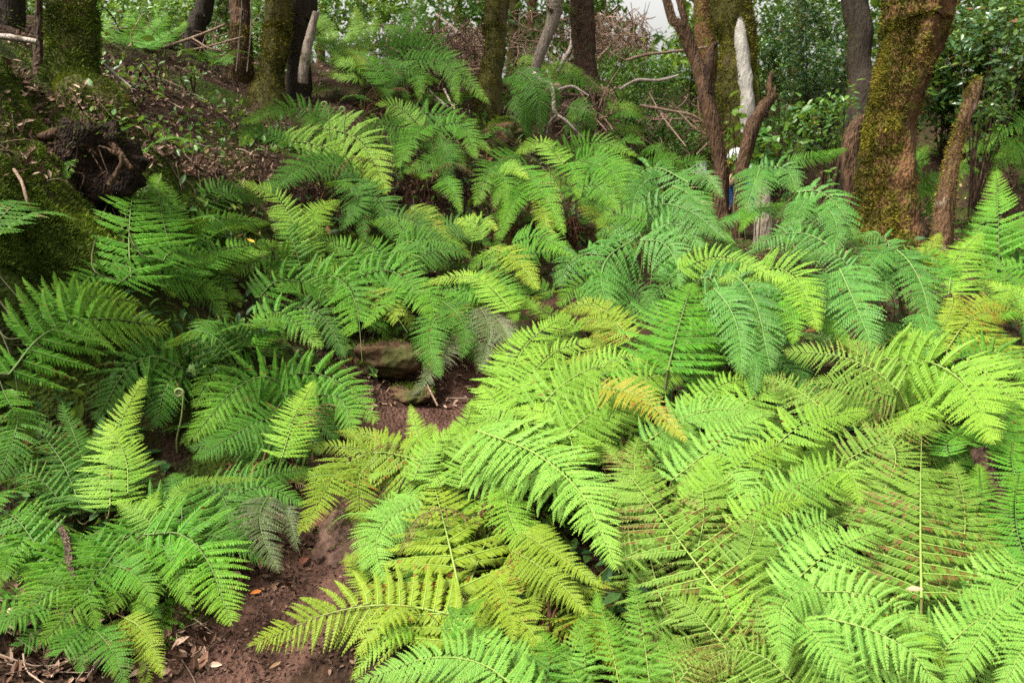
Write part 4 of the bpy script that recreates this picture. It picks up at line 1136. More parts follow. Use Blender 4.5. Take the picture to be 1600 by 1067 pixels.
for k_ in range(9):
    a_, b_ = rt.uniform(0, 6.28), rt.uniform(-.5, .9)
    dd_ = norm(np.array([math.cos(a_) * .8, -1.0 + .3 * math.sin(a_), b_]))
    q_ = [c + (dd_ * rt.uniform(.17, .23) + rt.normal(0, .03, 3)) for _ in range(3)] + [c + dd_ * .22 + (rt.normal(0, .05), -.02, -rt.uniform(.05, .22))]
    rb = MB()
    tube(rb, q_, [.006, .005, .004, .002], n=18, sides=5, amp=.2)
    part(rb, 'root', BARK['brown'], burl)
for a, b, s, r in (((60, 215, 4.5), (150, 205, 4.5), (205, 265, 4.45), 10), ((110, 330, 4.3), (60, 260, 4.35), (20, 250, 4.3), 9), ((170, 290, 4.4), (190, 250, 4.42), (160, 230, 4.4), 5)):
    tube(mb, [P(*a), P(*b), P(*s)], [r * .0036, r * .0034, r * .002], n=24, sides=8, amp=.3, freq=12)
part(mb, 'root', BARK['red'], burl)


# ---------------------------------------------------------------- rocks
def rock(label, px, py, d, size, seed, mat, mossy=0):
    c = P(px, py, d)
    n1, n2 = 34, 54
    th = np.linspace(0, math.pi, n1)[:, None]
    ph = np.linspace(0, 2 * math.pi, n2, endpoint=False)[None]
    D = np.stack([np.sin(th) * np.cos(ph), np.sin(th) * np.sin(ph), np.cos(th) * np.ones_like(ph)], -1)
    D2 = np.sign(D) * np.abs(D) ** .8
    V = c + D2 * np.array(size) * (1 + .25 * fbm(D * 1.7, seed, 4))[..., None]
    root = thing('rock', c, label, 'rock', 'rocks by the path')
    mb = MB()
    i = np.arange(n1 - 1)[:, None] * n2
    j = np.arange(n2)[None]
    mb.add(V.reshape(-1, 3), np.stack([i + j, i + n2 + j, i + n2 + (j + 1) % n2, i + (j + 1) % n2], -1).reshape(-1, 4))
    part(mb, 'stone', mat, root)
    if mossy:
        k = rt.integers(0, V.size // 3, mossy)
        pk, dk = V.reshape(-1, 3)[k] + rt.normal(0, .01, (mossy, 3)), D.reshape(-1, 3)[k]
        sel = (dk[:, 2] + .7 * fbm(pk * 4, 4, 3)) > .45
        mm = MB()
        tufts(mm, pk[sel], dk[sel], .016, rt)
        part(mm, 'moss', MOSS['green'], root, smooth=False)


STONE = bark_mat('brown_stone', (.038, .020, .011), (.14, .080, .043), (.050, .052, .014), scale=3, stretch=1, bump=.5, c3lo=.52)
rock('long tan mossy rock at the path bend under the dark hollow', 605, 560, 5.05, (.22, .16, .11), 5, STONE, 2500)
rock('small reddish rock at the left end of the long tan rock', 520, 595, 4.9, (.10, .10, .08), 9, STONE, 700)
rock('flat mossy stone set in the path just below the long tan rock', 640, 615, 4.95, (.14, .12, .05), 12, STONE, 3500)
rock('low earthy stone in the path edge beside the small hanging fern', 545, 840, 3.3, (.12, .20, .07), 15, bark_mat('earthy_stone', (.045, .024, .017), (.13, .075, .055), (.05, .05, .014), scale=5, stretch=1, bump=.8, c3lo=.57), 1200)
rock('mossy brown clod under the hanging triangular fern frond by the path', 290, 985, 2.72, (.09, .10, .09), 19, bark_mat('clod', (.025, .014, .008), (.08, .045, .03), scale=6, stretch=1), 3500)
rock('mossy boulder low at the foot of the scarred mossy trunk, right of centre', 790, 215, 8.3, (.22, .18, .14), 23, STONE, 2500)


# ---------------------------------------------------------------- shrubs
SH = {
    'mid': leaf_mat('shrub_leaf', (.014, .062, .008), (.080, .225, .024), trans=.3, rough=.42, spec=.5),
    'lime': leaf_mat('shrub_lime_leaf', (.075, .170, .020), (.17, .31, .035), trans=.4),
    'blue': leaf_mat('laurel_bluish_leaf', (.010, .042, .014), (.038, .110, .038), trans=.15, rough=.32, spec=.5),
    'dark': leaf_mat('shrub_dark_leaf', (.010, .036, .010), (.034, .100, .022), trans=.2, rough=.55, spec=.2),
}


def shrub(label, px, py, d, rpx, rpy, n, size, kind, group='shrubs of the understorey', stems=6, flat=.6, aspect=.45, name='shrub'):
    c = P(px, py, d)
    rx, rz = rpx * d / FPX, rpy * d / FPX
    g = np.array([c[0], c[1], float(ground(c[0], c[1])) - .05])
    if g[2] > c[2]:
        g[2] = c[2] - rz * 1.2
    root = thing(name, g, label, 'shrub', group)
    sm, lm = MB(), MB()
    tips = []
    for k in range(stems):
        u = rt.normal(0, .55, 3)
        u = u / max(1, np.linalg.norm(u))
        tip = c + u * np.array([rx, rx * .8, rz])
        mid = g * .45 + tip * .55 + rt.normal(0, .05, 3)
        tube(sm, [g + rt.normal(0, .02, 3) * (1, 1, 0), mid, tip], [.012, .008, .003], n=12, sides=5, amp=.15, cap=False)
        tips.append(spline([mid, tip], 10))
    q = np.concatenate(tips)
    k = max(n // 3, 1)
    a = q[rt.integers(0, len(q), k)] + rt.normal(0, .10, (k, 3)) * np.array([rx, rx, rz])
    rest = n - k
    # leaf clusters spread through the shrub's volume
    nc = max(rest // 26, 4)
    u = rt.normal(0, 1, (nc, 3))
    u = u / np.linalg.norm(u, axis=1, keepdims=True) * rt.uniform(.25, 1, (nc, 1)) ** .5
    u *= (1 + .35 * vnoise(u * 2.1 + px, 8))[:, None]
    cl = c + u * np.array([rx, rx * .85, rz])
    b = cl[rt.integers(0, nc, rest)] + rt.normal(0, size * .9, (rest, 3))
    pts = np.concatenate([a, b])
    leaves(lm, pts, rt.normal(0, 1, (n, 3)) * (1, 1, flat), rt.normal(0, .45, (n, 3)) + (0, -.25, .9), rt.uniform(.65, 1.3, n) * size, rt.uniform(.8, 1.2, n) * size * aspect, rt)
    part(sm, 'stem', BARK['brown'], root)
    part(lm, 'foliage', SH[kind], root, smooth=False)
    return root


shrub('shrub with rounded mid-green leaves between the broken reddish snag and the comb ferns', 1210, 205, 7.9, 48, 42, 170, .105, 'mid', stems=8, aspect=.62)
shrub('glossy leaved shrub left of the reddish stump trunk', 1298, 185, 8.6, 55, 48, 320, .085, 'mid', stems=9)
shrub('broad big-leaved seedling just left of the broken reddish snag', 1145, 205, 8.6, 22, 28, 46, .11, 'lime', stems=4, aspect=.65)
shrub('leafy dark shrub behind the splintered snag top', 1545, 150, 7.8, 44, 28, 130, .085, 'mid', stems=6)
shrub('shrub with spaced bluish leaves in the top right corner', 1560, 50, 8.2, 75, 62, 380, .09, 'blue', stems=10)
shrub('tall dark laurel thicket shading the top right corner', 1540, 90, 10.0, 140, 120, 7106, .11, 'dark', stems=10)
shrub('tall bluish laurel bush with glinting leaves left of the dark straight trunk', 1275, 95, 11.5, 62, 125, 5700, .062, 'blue', stems=10)
shrub('second bluish laurel bush overhanging the shrubs right of the white patched trunk', 1238, 60, 12.5, 50, 95, 2850, .065, 'blue', stems=8)
shrub('olive green bush behind the forked trunk under the sky gap', 1010, 130, 12.0, 65, 48, 2470, .06, 'mid', stems=10)
shrub('lime green bush right of the forked trunk behind the hazy trunk', 1085, 80, 14.0, 38, 75, 1710, .08, 'lime', stems=8)
shrub('light green bush behind the white patched trunk, on its right', 1205, 75, 14.5, 34, 85, 1900, .08, 'lime', stems=8)
shrub('dark green tangle of leaves low behind the forked trunk', 1070, 215, 10.5, 60, 36, 1330, .055, 'mid', stems=9)
shrub('low green bush on the rise behind the pale lime fern', 960, 110, 12.5, 38, 34, 950, .06, 'mid', stems=8)
shrub('mid-green bush between the twig tangle and the scarred mossy trunk', 715, 18, 13.0, 40, 34, 950, .08, 'mid', stems=6)
shrub('dark green bush above the long arching frond fern', 530, 15, 12.0, 60, 40, 1330, .075, 'mid', stems=8)
shrub('lime leaved bush above the twig tangle left end', 610, 8, 13.0, 38, 26, 570, .08, 'lime', stems=6)
shrub('bright distant bush right of the distant lit fern', 268, 20, 12.0, 36, 40, 798, .09, 'lime', stems=6)
shrub('dark green bush behind the thin mossy sapling', 42, 35, 9.0, 55, 50, 550, .075, 'mid', stems=6)
shrub('dark bush behind the reddish trunk and the dark leaning trunk', 350, 25, 11.5, 34, 60, 1140, .07, 'dark', stems=6)
shrub('pale distant bush glowing between the slim trunks', 812, 40, 15.0, 38, 60, 1140, .09, 'lime', stems=6)
shrub('fresh green bush at the top left, behind the distant lit fern', 215, 5, 10.5, 60, 34, 500, .08, 'mid', stems=6)
shrub('green bush seen between the reddish trunk and the scarred mossy trunk', 402, 30, 12.0, 22, 50, 400, .075, 'mid', stems=5)
shrub('low green thicket on the crest, left of the dark brown trunk', 800, 110, 12.2, 60, 36, 1100, .06, 'mid', stems=8)
shrub('green thicket covering the crest right under the sky gap', 985, 105, 13.5, 90, 34, 1500, .06, 'mid', stems=10)
shrub('lime leaved low bush by the foot of the dark brown trunk', 945, 150, 11.2, 40, 26, 500, .06, 'lime', stems=6)
shrub('soft green thicket below the green bush behind the forked trunk', 1020, 190, 10.6, 66, 40, 1300, .055, 'mid', stems=10)
shrub('dim green undergrowth bush between the white patched trunk and the bluish laurels', 1225, 215, 10.8, 60, 46, 900, .065, 'mid', stems=8)
shrub('green bush low behind the scarred mossy trunk', 720, 70, 12.6, 46, 30, 600, .06, 'mid', stems=6)
shrub('green bush on the skyline left of the sky gap', 905, 40, 14.0, 60, 50, 900, .075, 'mid', stems=8)
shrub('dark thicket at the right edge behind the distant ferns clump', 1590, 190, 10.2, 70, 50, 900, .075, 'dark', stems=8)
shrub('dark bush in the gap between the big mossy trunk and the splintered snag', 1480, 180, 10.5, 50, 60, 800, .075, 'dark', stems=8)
shrub('green thicket on the skyline above the distant lit fern', 190, 20, 9.6, 90, 46, 1500, .065, 'mid', stems=8)
shrub('dim green thicket between the dark leaning trunk and the distant lit fern', 262, 55, 9.8, 46, 34, 700, .06, 'mid', stems=8)
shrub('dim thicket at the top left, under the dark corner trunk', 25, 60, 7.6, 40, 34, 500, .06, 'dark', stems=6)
shrub('green thicket behind the two hanging lianas', 385, 70, 10.2, 60, 40, 900, .06, 'mid', stems=8)
shrub('small leafy seedling on the leaf litter slope', 300, 105, 7.2, 14, 18, 40, .055, 'mid', stems=4, name='seedling', group='seedlings on the slope')
shrub('small bluish seedling left of the other seedling on the litter slope', 222, 100, 6.9, 16, 10, 26, .07, 'mid', stems=3, name='seedling', group='seedlings on the slope')
shrub('little lime seedling lowest on the litter slope', 243, 95, 6.7, 7, 7, 9, .06, 'lime', stems=2, name='seedling', group='seedlings on the slope')
shrub('dark small-leaved plant at the left edge between the ferns', 12, 800, 2.95, 22, 22, 28, .045, 'dark', stems=4, name='seedling', group='seedlings on the slope')
shrub('small narrow-leaved sprig by the brown withered frond', 484, 850, 3.4, 12, 18, 16, .05, 'mid', stems=3, name='seedling', group='seedlings on the slope', aspect=.25)

# far wood, one mass: leaf sprays in clumps at every depth behind the shrubs
mb = MB()
nc = 3400
px = rt.uniform(-800, 2400, nc)
py = rt.uniform(-420, 210, nc)
d = rt.uniform(12.5, 23, nc) + np.where(py > 100, 2, 0)
hole = ((px - 1022) / 62) ** 2 + ((py - 22) / 50) ** 2 < 1
hole = ((px - 1022) / 48) ** 2 + ((py - 18) / 42) ** 2 < 1
hole |= (((px - 1195) / 26) ** 2 + ((py - 22) / 20) ** 2 < 1)
cl = np.array([P(a, b, c) for a, b, c in zip(px[~hole], py[~hole], d[~hole])])
cl = cl[cl[:, 2] > ground_smooth(cl[:, 0], cl[:, 1]) + .1]
n = len(cl) * 34
i = rt.integers(0, len(cl), n)
pts = cl[i] + rt.normal(0, 1, (n, 3)) * (.34, .34, .26)
rel = pts - CAM
dd = rel @ FWD
qx, qy = 800 + FPX * (rel @ RGT) / dd, 533.5 - FPX * (rel @ UPV) / dd
keep = ~(((qx - 1022) / 46) ** 2 + ((qy - 18) / 42) ** 2 < 1 + 1.3 * vnoise(np.stack([qx, qy, dd], 1) / 9, 6))
pts = pts[keep]
m = len(pts)
leaves(mb, pts, rt.normal(0, 1, (m, 3)), rt.normal(0, .6, (m, 3)) + (0, -.4, .7), rt.uniform(.12, .26, m), .09, rt)
a_ = np.repeat(np.clip(.5 + .6 * vnoise(pts * .45, 9) + rt.normal(0, .15, m), 0, 1), 8)
mb.a[0] = np.stack([a_, a_ * 0, np.clip(a_ - .75, 0, 1) * 2.2], 1)
tag(mb.build('distant_woods', leaf_mat('far_leaf', (.010, .034, .005), (.085, .190, .018), trans=.35, spec=.25), smooth=False), kind='stuff')
# ---------------------------------------------------------------- litter, moss cover, twigs
rl = np.random.default_rng(5)


def seen_points(n, boxes):
    """ground points under photo regions (x0,y0,x1,y1,weight)"""
    w = np.array([(b[2] - b[0]) * (b[3] - b[1]) * b[4] for b in boxes], float)
    k = rl.choice(len(boxes), n, p=w / w.sum())
    b = np.array([x[:4] for x in boxes])[k]
    px = rl.uniform(b[:, 0], b[:, 2])
    py = rl.uniform(b[:, 1], b[:, 3])
    q, h = ray_ground(px, py)
    return q[~np.isnan(h)]


pts = seen_points(20000, [(560, 60, 1000, 200, 1.5), (0, 60, 460, 300, 1.6), (460, 100, 1000, 330, .8), (0, 930, 330, 1067, .45), (330, 840, 480, 930, .3), (540, 540, 800, 640, .5), (330, 300, 800, 560, .35), (1150, 250, 1600, 420, .7)])
mo = np.clip(fbm(np.stack([pts[:, 0], pts[:, 1], pts[:, 2]], 1) * 1.4, 31, 4) + .15, 0, 1)
pts = pts[rl.random(len(pts)) > mo * .7]
wall = (pts[:, 0] < -1.75) & (pts[:, 1] < 4.9)   # little lies on the steep bank itself
pts = pts[~wall | (rl.random(len(pts)) < .16)]
n = len(pts)
nr = norm(gnormal(pts[:, 0], pts[:, 1]) + rl.normal(0, .3, (n, 3)))
dr = rl.normal(0, 1, (n, 3))
mb = MB()
L = rl.uniform(.022, .066, n)
leaves(mb, pts + nr * rl.uniform(.004, .02, (n, 1)), dr, nr, L, L * rl.uniform(.3, .5, n), rl, fold=.5, droop=-.15, dead=True)
LIT = attr_mat('dead_leaf', ((.026, .012, .007), (.085, .042, .025), (.165, .095, .062), (.36, .25, .18)), rough=.75)
tag(mb.build('leaf_litter', LIT, smooth=False), kind='stuff')

# twigs strewn on the litter
mb = MB()
pts = seen_points(800, [(0, 60, 460, 330, .6), (460, 90, 1000, 330, 1.1), (0, 960, 330, 1067, .3), (540, 540, 800, 640, .3), (1150, 250, 1600, 420, .6)])
for p in pts:
    if p[0] < -1.75 and p[1] < 4.9 and rl.random() < .7:
        continue
    a = rl.uniform(0, 6.28)
    l = rl.uniform(.06, .32)
    dv = np.array([math.cos(a), math.sin(a), rl.normal(.0, .2)]) * l
    q = np.array([p - dv / 2, p + rl.normal(0, .015, 3), p + dv / 2])
    q[:, 2] = ground(q[:, 0], q[:, 1]) + rl.uniform(.005, .04)
    r = rl.uniform(.0015, .005)
    tube(mb, q, [r, r, r * .6], n=6, sides=4, cap=False, attr=(rl.random(), rl.random(), 0))
tag(mb.build('twig_litter', attr_mat('dead_twig', ((.05, .028, .017), (.13, .085, .058), (.30, .22, .165)), rough=.85)), kind='stuff')

# tangle of dead twigs and brushwood
mb = MB()
for (x0, y0, x1, y1, d0, d1, cnt) in ((600, 45, 770, 160, 9.0, 11.5, 900), (800, 20, 900, 120, 11, 13, 200), (920, 25, 1010, 90, 12.0, 14, 420), (860, 140, 960, 210, 9.2, 10.2, 160), (1000, 150, 1110, 260, 9.5, 11, 90), (180, 40, 470, 110, 8.5, 11, 110)):
    for k in range(cnt):
        x, y, d = rl.uniform(x0, x1), rl.uniform(y0, y1), rl.uniform(d0, d1)
        p = P(x, y, d)
        p[2] = max(p[2], float(ground_smooth(p[0], p[1])) + .03)
        dv = np.array([rl.normal(0, .5), rl.normal(0, .4), rl.normal(.25, .45)]) * rl.uniform(.2, .7)
        r = rl.uniform(.003, .010)
        tube(mb, [p - dv / 2, p + rl.normal(0, .04, 3), p + dv / 2], [r, r, r * .5], n=7, sides=4, cap=False, attr=(rl.uniform(.1, .75), rl.random(), 0))
tag(mb.build('dead_brushwood', attr_mat('brush_twig', ((.05, .028, .02), (.20, .12, .085), (.42, .29, .22)), rough=.85)), kind='stuff')

# moss carpet
pts = seen_points(100000, [(0, 60, 210, 480, 3.4), (210, 160, 560, 420, 1), (560, 140, 1000, 330, .35), (0, 1000, 70, 1067, 1.5), (230, 960, 300, 1067, .5), (580, 580, 700, 680, .4)])
q = pts
mo = np.clip(fbm(q * 1.4, 31, 4) * 1.1 + .15 + .8 * np.clip((-1.6 - q[:, 0]) / .4, 0, 1) * (q[:, 1] < 5.5), 0, 1) * (1 - on_trail(q[:, 0], q[:, 1]))
q = q[rl.random(len(q)) < mo]
mb = MB()
tufts(mb, q, gnormal(q[:, 0], q[:, 1]), .026, rl, colour=np.clip(.45 + .5 * vnoise(q * 3.3, 7), 0, 1))
tag(mb.build('moss_carpet', MOSS['green'], smooth=False), kind='stuff')

# low ground-cover leaves in the shade under the ferns
pts = seen_points(7500, [(560, 60, 1330, 330, 1.2), (200, 330, 800, 620, 1), (800, 300, 1600, 700, 1), (0, 640, 260, 900, .5), (480, 200, 1000, 340, .5), (800, 700, 1600, 1067, 1)])
pts = pts[on_trail(pts[:, 0], pts[:, 1]) < .1]
n = len(pts)
mb = MB()
leaves(mb, pts + np.stack([rl.normal(0, .02, n), rl.normal(0, .02, n), rl.uniform(.01, .16, n)], 1), rl.normal(0, 1, (n, 3)), rl.normal(0, .4, (n, 3)) + (0, 0, 1), rl.uniform(.05, .12, n), .035, rl)
tag(mb.build('undergrowth', SH['dark'], smooth=False), kind='stuff')

pts = seen_points(1500, [(150, 60, 460, 260, 1), (560, 60, 1000, 200, .8)])
pts = pts[fbm(pts * 1.6, 91, 3) > .1]
n = len(pts)
mb = MB()
leaves(mb, pts + np.stack([rl.normal(0, .02, n), rl.normal(0, .02, n), rl.uniform(.01, .10, n)], 1), rl.normal(0, 1, (n, 3)), rl.normal(0, .4, (n, 3)) + (0, 0, 1), rl.uniform(.04, .09, n), .035, rl)
tag(mb.build('slope_herb_leaves', SH['mid'], smooth=False), kind='stuff')

# crumbs and pebbles on the trodden soil
mb = MB()
pts = seen_points(3500, [(280, 840, 620, 1067, 1), (560, 590, 760, 720, .8)])
n = len(pts)
leaves(mb, pts + (0, 0, .004), rl.normal(0, 1, (n, 3)), rl.normal(0, .6, (n, 3)) + (0, 0, 1), rl.uniform(.005, .022, n), rl.uniform(.003, .012, n), rl, fold=.6, dead=True)
tag(mb.build('soil_crumbs', attr_mat('crumb', ((.020, .010, .007), (.06, .032, .022), (.14, .085, .06)), rough=.95)), kind='stuff')


# single leaves one can point at
def lone_leaf(label, px, py, d, L, col, name='fallen_leaf', w=.45, on=True, cat='leaf'):
    p = P(px, py, d)
    if on:
        q, h = ray_ground([px], [py])
        if not np.isnan(h[0]):
            p = q[0] + (0, 0, .012)
    mb = MB()
    leaves(mb, p[None], rl.normal(0, 1, (1, 3)) * (1, 1, .2), np.array([[0, -.35, 1.0]]), L, L * w, rl, fold=.4, droop=-.1)
    o = mb.build(name, plain_mat('leaf_' + name, col), smooth=False, origin=p)
    tag(o, label, cat, 'fallen leaves')


lone_leaf('orange fallen leaf on the dirt path below the withered frond', 410, 929, 3, .045, (.42, .13, .02))
lone_leaf('reddish brown fallen leaf at the path edge beside the withered frond', 470, 890, 3.1, .06, (.15, .05, .03), w=.6)
lone_leaf('pale curled fallen leaf at the bottom of the dirt path', 440, 1040, 2.5, .05, (.30, .18, .10), w=.3)
lone_leaf('small yellow fallen leaf on the litter at the left edge', 10, 978, 2.6, .04, (.5, .33, .02))
lone_leaf('yellow fallen leaf lying by the twig in the bottom left', 22, 1042, 2.5, .04, (.5, .33, .03))
lone_leaf('yellow fallen leaf on the upper leaf litter slope', 250, 170, 6, .08, (.5, .30, .03))
lone_leaf('orange fallen leaf near the thick mossy trunk foot', 192, 132, 6, .07, (.42, .15, .03))
lone_leaf('white and tan dry leaf lying on the rusty pink dotted fern', 1415, 920, canopy(1415, 920) - .10, .040, (.30, .19, .12), w=.45, on=False)
lone_leaf('yellow leaf caught on the mid-green fern frond tip', 398, 379, canopy(398, 379) - .08, .06, (.62, .36, .02), on=False)


# ---------------------------------------------------------------- sticks, branches, log
def stick(label, pts, mat, name='dead_branch', cat='branch', forks=(), group='dead branches'):
    q = [P(a, b, d) for a, b, d, r in pts]
    r = [max(c * d / FPX, .002) for a, b, d, c in pts]
    root = thing(name, q[0], label, cat, group)
    mb = MB()
    tube(mb, q, r, n=30, sides=8, amp=.25, freq=14, seed=int(pts[0][0]))
    part(mb, 'main_limb' if forks else 'wood', mat, root)
    for f in forks:
        mb = MB()
        tube(mb, [P(a, b, d) for a, b, d, c in f], [max(c * d / FPX, .002) for a, b, d, c in f], n=18, sides=6, amp=.25, freq=14, seed=int(f[0][0]))
        part(mb, 'side_twig', mat, root)


PALE = bark_mat('weathered_wood', (.22, .17, .14), (.44, .37, .32), (.12, .09, .06), scale=7, bump=.4)
TAN = bark_mat('tan_wood', (.12, .075, .05), (.26, .18, .13), scale=7, bump=.5)
stick('white forked dead branch leaning against the log above the slope', [(826, 107, 8.7, 3), (845, 125, 8.6, 3.5), (862, 137, 8.6, 3.5), (866, 170, 8.5, 3), (872, 182, 8.5, 3)], PALE,
      forks=[[(870, 180, 8.5, 2.5), (885, 190, 8.4, 2), (910, 215, 8.4, 1.2)], [(869, 180, 8.5, 2), (858, 192, 8.4, 1.5), (854, 210, 8.4, 1)]])
stick('short cut log end lying under the dark brown trunk', [(850, 144, 8.9, 6.5), (862, 140, 8.95, 6.5), (874, 136, 9.0, 6)], TAN, name='log', cat='log', group='logs on the slope')
stick('thin pale branch running right from the cut log', [(872, 140, 8.9, 2), (895, 136, 9, 2), (920, 150, 9, 1.3)], PALE)
stick('pale dead limb rising to the left of the dark brown trunk', [(868, 120, 10.5, 2.5), (882, 92, 10.5, 4), (893, 68, 10.6, 3.5), (893, 0, 10.7, 3)], PALE)
stick('curved dead branch over the twig tangle', [(672, 82, 9.4, 2.5), (690, 62, 9.4, 3.5), (712, 54, 9.4, 3.5), (722, 52, 9.4, 2)], PALE, forks=[[(718, 54, 9.4, 3), (700, 38, 9.5, 2.5), (680, 22, 9.6, 2)]])
stick('tan crooked branch above the arching frond fern', [(565, 44, 9.4, 2.5), (590, 40, 9.4, 2.5), (608, 46, 9.4, 2), (628, 52, 9.4, 1.5)], TAN)
stick('pale stick sloping on the ground below the twig tangle', [(672, 143, 8.3, 1.6), (690, 160, 8.2, 2), (700, 168, 8.2, 1.6)], PALE)
stick('second pale stick below the twig tangle, steeper and further right', [(694, 140, 8.6, 1.8), (703, 158, 8.5, 2), (712, 174, 8.4, 1.6)], PALE)
stick('long thin branch crossing level behind the forked trunk', [(978, 95, 9.6, 2.2), (1010, 86, 9.6, 2.2), (1060, 80, 9.5, 2), (1105, 74, 9.4, 1.6)], TAN)
stick('pale arched branch over the green bush behind the forked trunk', [(968, 140, 10, 2), (995, 126, 10, 2.5), (1030, 126, 10, 2.3), (1060, 118, 10, 1.5)], PALE)
stick('dead branch lying low through the dark green tangle', [(1000, 165, 9.6, 2), (1040, 172, 9.5, 2.2), (1080, 180, 9.4, 1.8), (1105, 195, 9.4, 1.2)], TAN, forks=[[(1060, 175, 9.4, 1.5), (1085, 200, 9.3, 1.5), (1100, 210, 9.3, 1)]])
stick('whitish fallen limb on the bank at the far left', [(-6, 57, 5.7, 4), (22, 60, 5.7, 4.5), (58, 66, 5.7, 4)], PALE)
stick('pale stick on the litter slope below the thick mossy trunk', [(162, 101, 6, 1.8), (180, 116, 5.95, 2.2), (205, 137, 5.9, 1.8)], PALE)
stick('grey fallen branch propped between the dark leaning and reddish trunks', [(255, 75, 8.4, 2.5), (300, 60, 8.4, 2.5), (345, 42, 8.4, 2), (352, 38, 8.4, 1.2)], TAN, forks=[[(300, 60, 8.4, 1.8), (325, 75, 8.3, 1.4), (345, 80, 8.3, 1)]])
stick('dark twig stretched level in front of the reddish trunk', [(290, 80, 8.3, 1.6), (330, 72, 8.3, 1.6), (380, 58, 8.2, 1.4)], TAN)
stick('thin crooked root hanging on the mossy bank below the burl', [(22, 265, 4.0, 2.5), (34, 285, 3.95, 3), (40, 305, 3.9, 3), (44, 320, 3.9, 2)], TAN, name='root', cat='root', group='roots on the bank')
stick('reddish fibrous root running down the mossy bank beside the tall upright fern', [(60, 370, 3.95, 4), (85, 400, 3.95, 5), (112, 432, 4.0, 4)], BARK['red'], name='root', cat='root', group='roots on the bank')
stick('brown twig lying on the litter in the bottom left corner', [(18, 1050, 2.5, 2.5), (60, 1053, 2.5, 3), (115, 1058, 2.5, 2)], TAN, name='twig', cat='twig', group='twigs by the path')
stick('whitish straight twig at the left edge over the brown litter', [(-5, 1023, 2.55, 2), (20, 1029, 2.55, 2), (42, 1034, 2.55, 1.5)], PALE, name='twig', cat='twig', group='twigs by the path')
stick('straw-pale stem standing on the path by the mossy stone', [(684, 634, 4.7, 1.5), (676, 618, 4.75, 1.5), (668, 602, 4.8, 1.0)], TAN, name='twig', cat='twig', group='twigs by the path')
stick('dead dark fern trunk leaning in the gap at the right edge', [(1575, 830, 2.55, 12), (1555, 770, 2.6, 14), (1530, 705, 2.7, 13)], bark_mat('fibrous_trunk', (.018, .009, .006), (.09, .05, .032), scale=8, stretch=.1, bump=1.2), name='dead_fern_trunk', cat='fern trunk', group='dead fern trunks')
stick('drooping dried brown fern strip in the bottom left fern', [(88, 815, canopy(88, 815) - .1, 3), (103, 840, canopy(103, 840) - .1, 7), (110, 880, canopy(110, 880) - .1, 6), (116, 905, canopy(116, 905) - .1, 3)], bark_mat('dry_strip', (.06, .035, .022), (.28, .20, .13), scale=14, stretch=1, bump=1.5), name='dried_frond', cat='dried frond', group='dried fronds')

# fiddleheads
for label, x, y, xb, yb, d in (('pale coiled fiddlehead left of its twin, above the tongue shaped frond', 511, 164, 514, 190, 6.0), ('pale coiled fiddlehead, right one of the pair above the tongue shaped frond', 539, 172, 538, 195, 6.05),
                               ('lone coiled fiddlehead on a hairy stalk below the dull spotted frond', 287, 614, 276, 690, 3.75)):
    t = P(x, y, d)
    b = P(xb, yb, d)
    fh = thing('fiddlehead', b, label, 'fiddlehead', 'young coiled fern shoots')
    a = np.linspace(0, 4.2 * math.pi, 46)
    rad = np.linspace(.022, .003, 46)
    co = t + np.stack([np.cos(a) * rad - .022, np.linspace(0, .006, 46), np.sin(a) * rad], 1)
    mb = MB()
    tube(mb, np.vstack([b - (0, 0, .12), b, (b + t) / 2 + (.006, 0, 0), t]), [.0045, .0045, .004, .004], n=24, sides=7, attr=(.6, .4, 0))
    part(mb, 'stalk', STALK['w'], fh)
    mb = MB()
    tube(mb, co, np.linspace(.0065, .0035, 46), n=80, sides=7, attr=(0, .8, 0))
    part(mb, 'coil', attr_mat('fiddlehead_scale', ((.16, .19, .07), (.14, .13, .06), (.1, .07, .03)), rough=.8), fh)


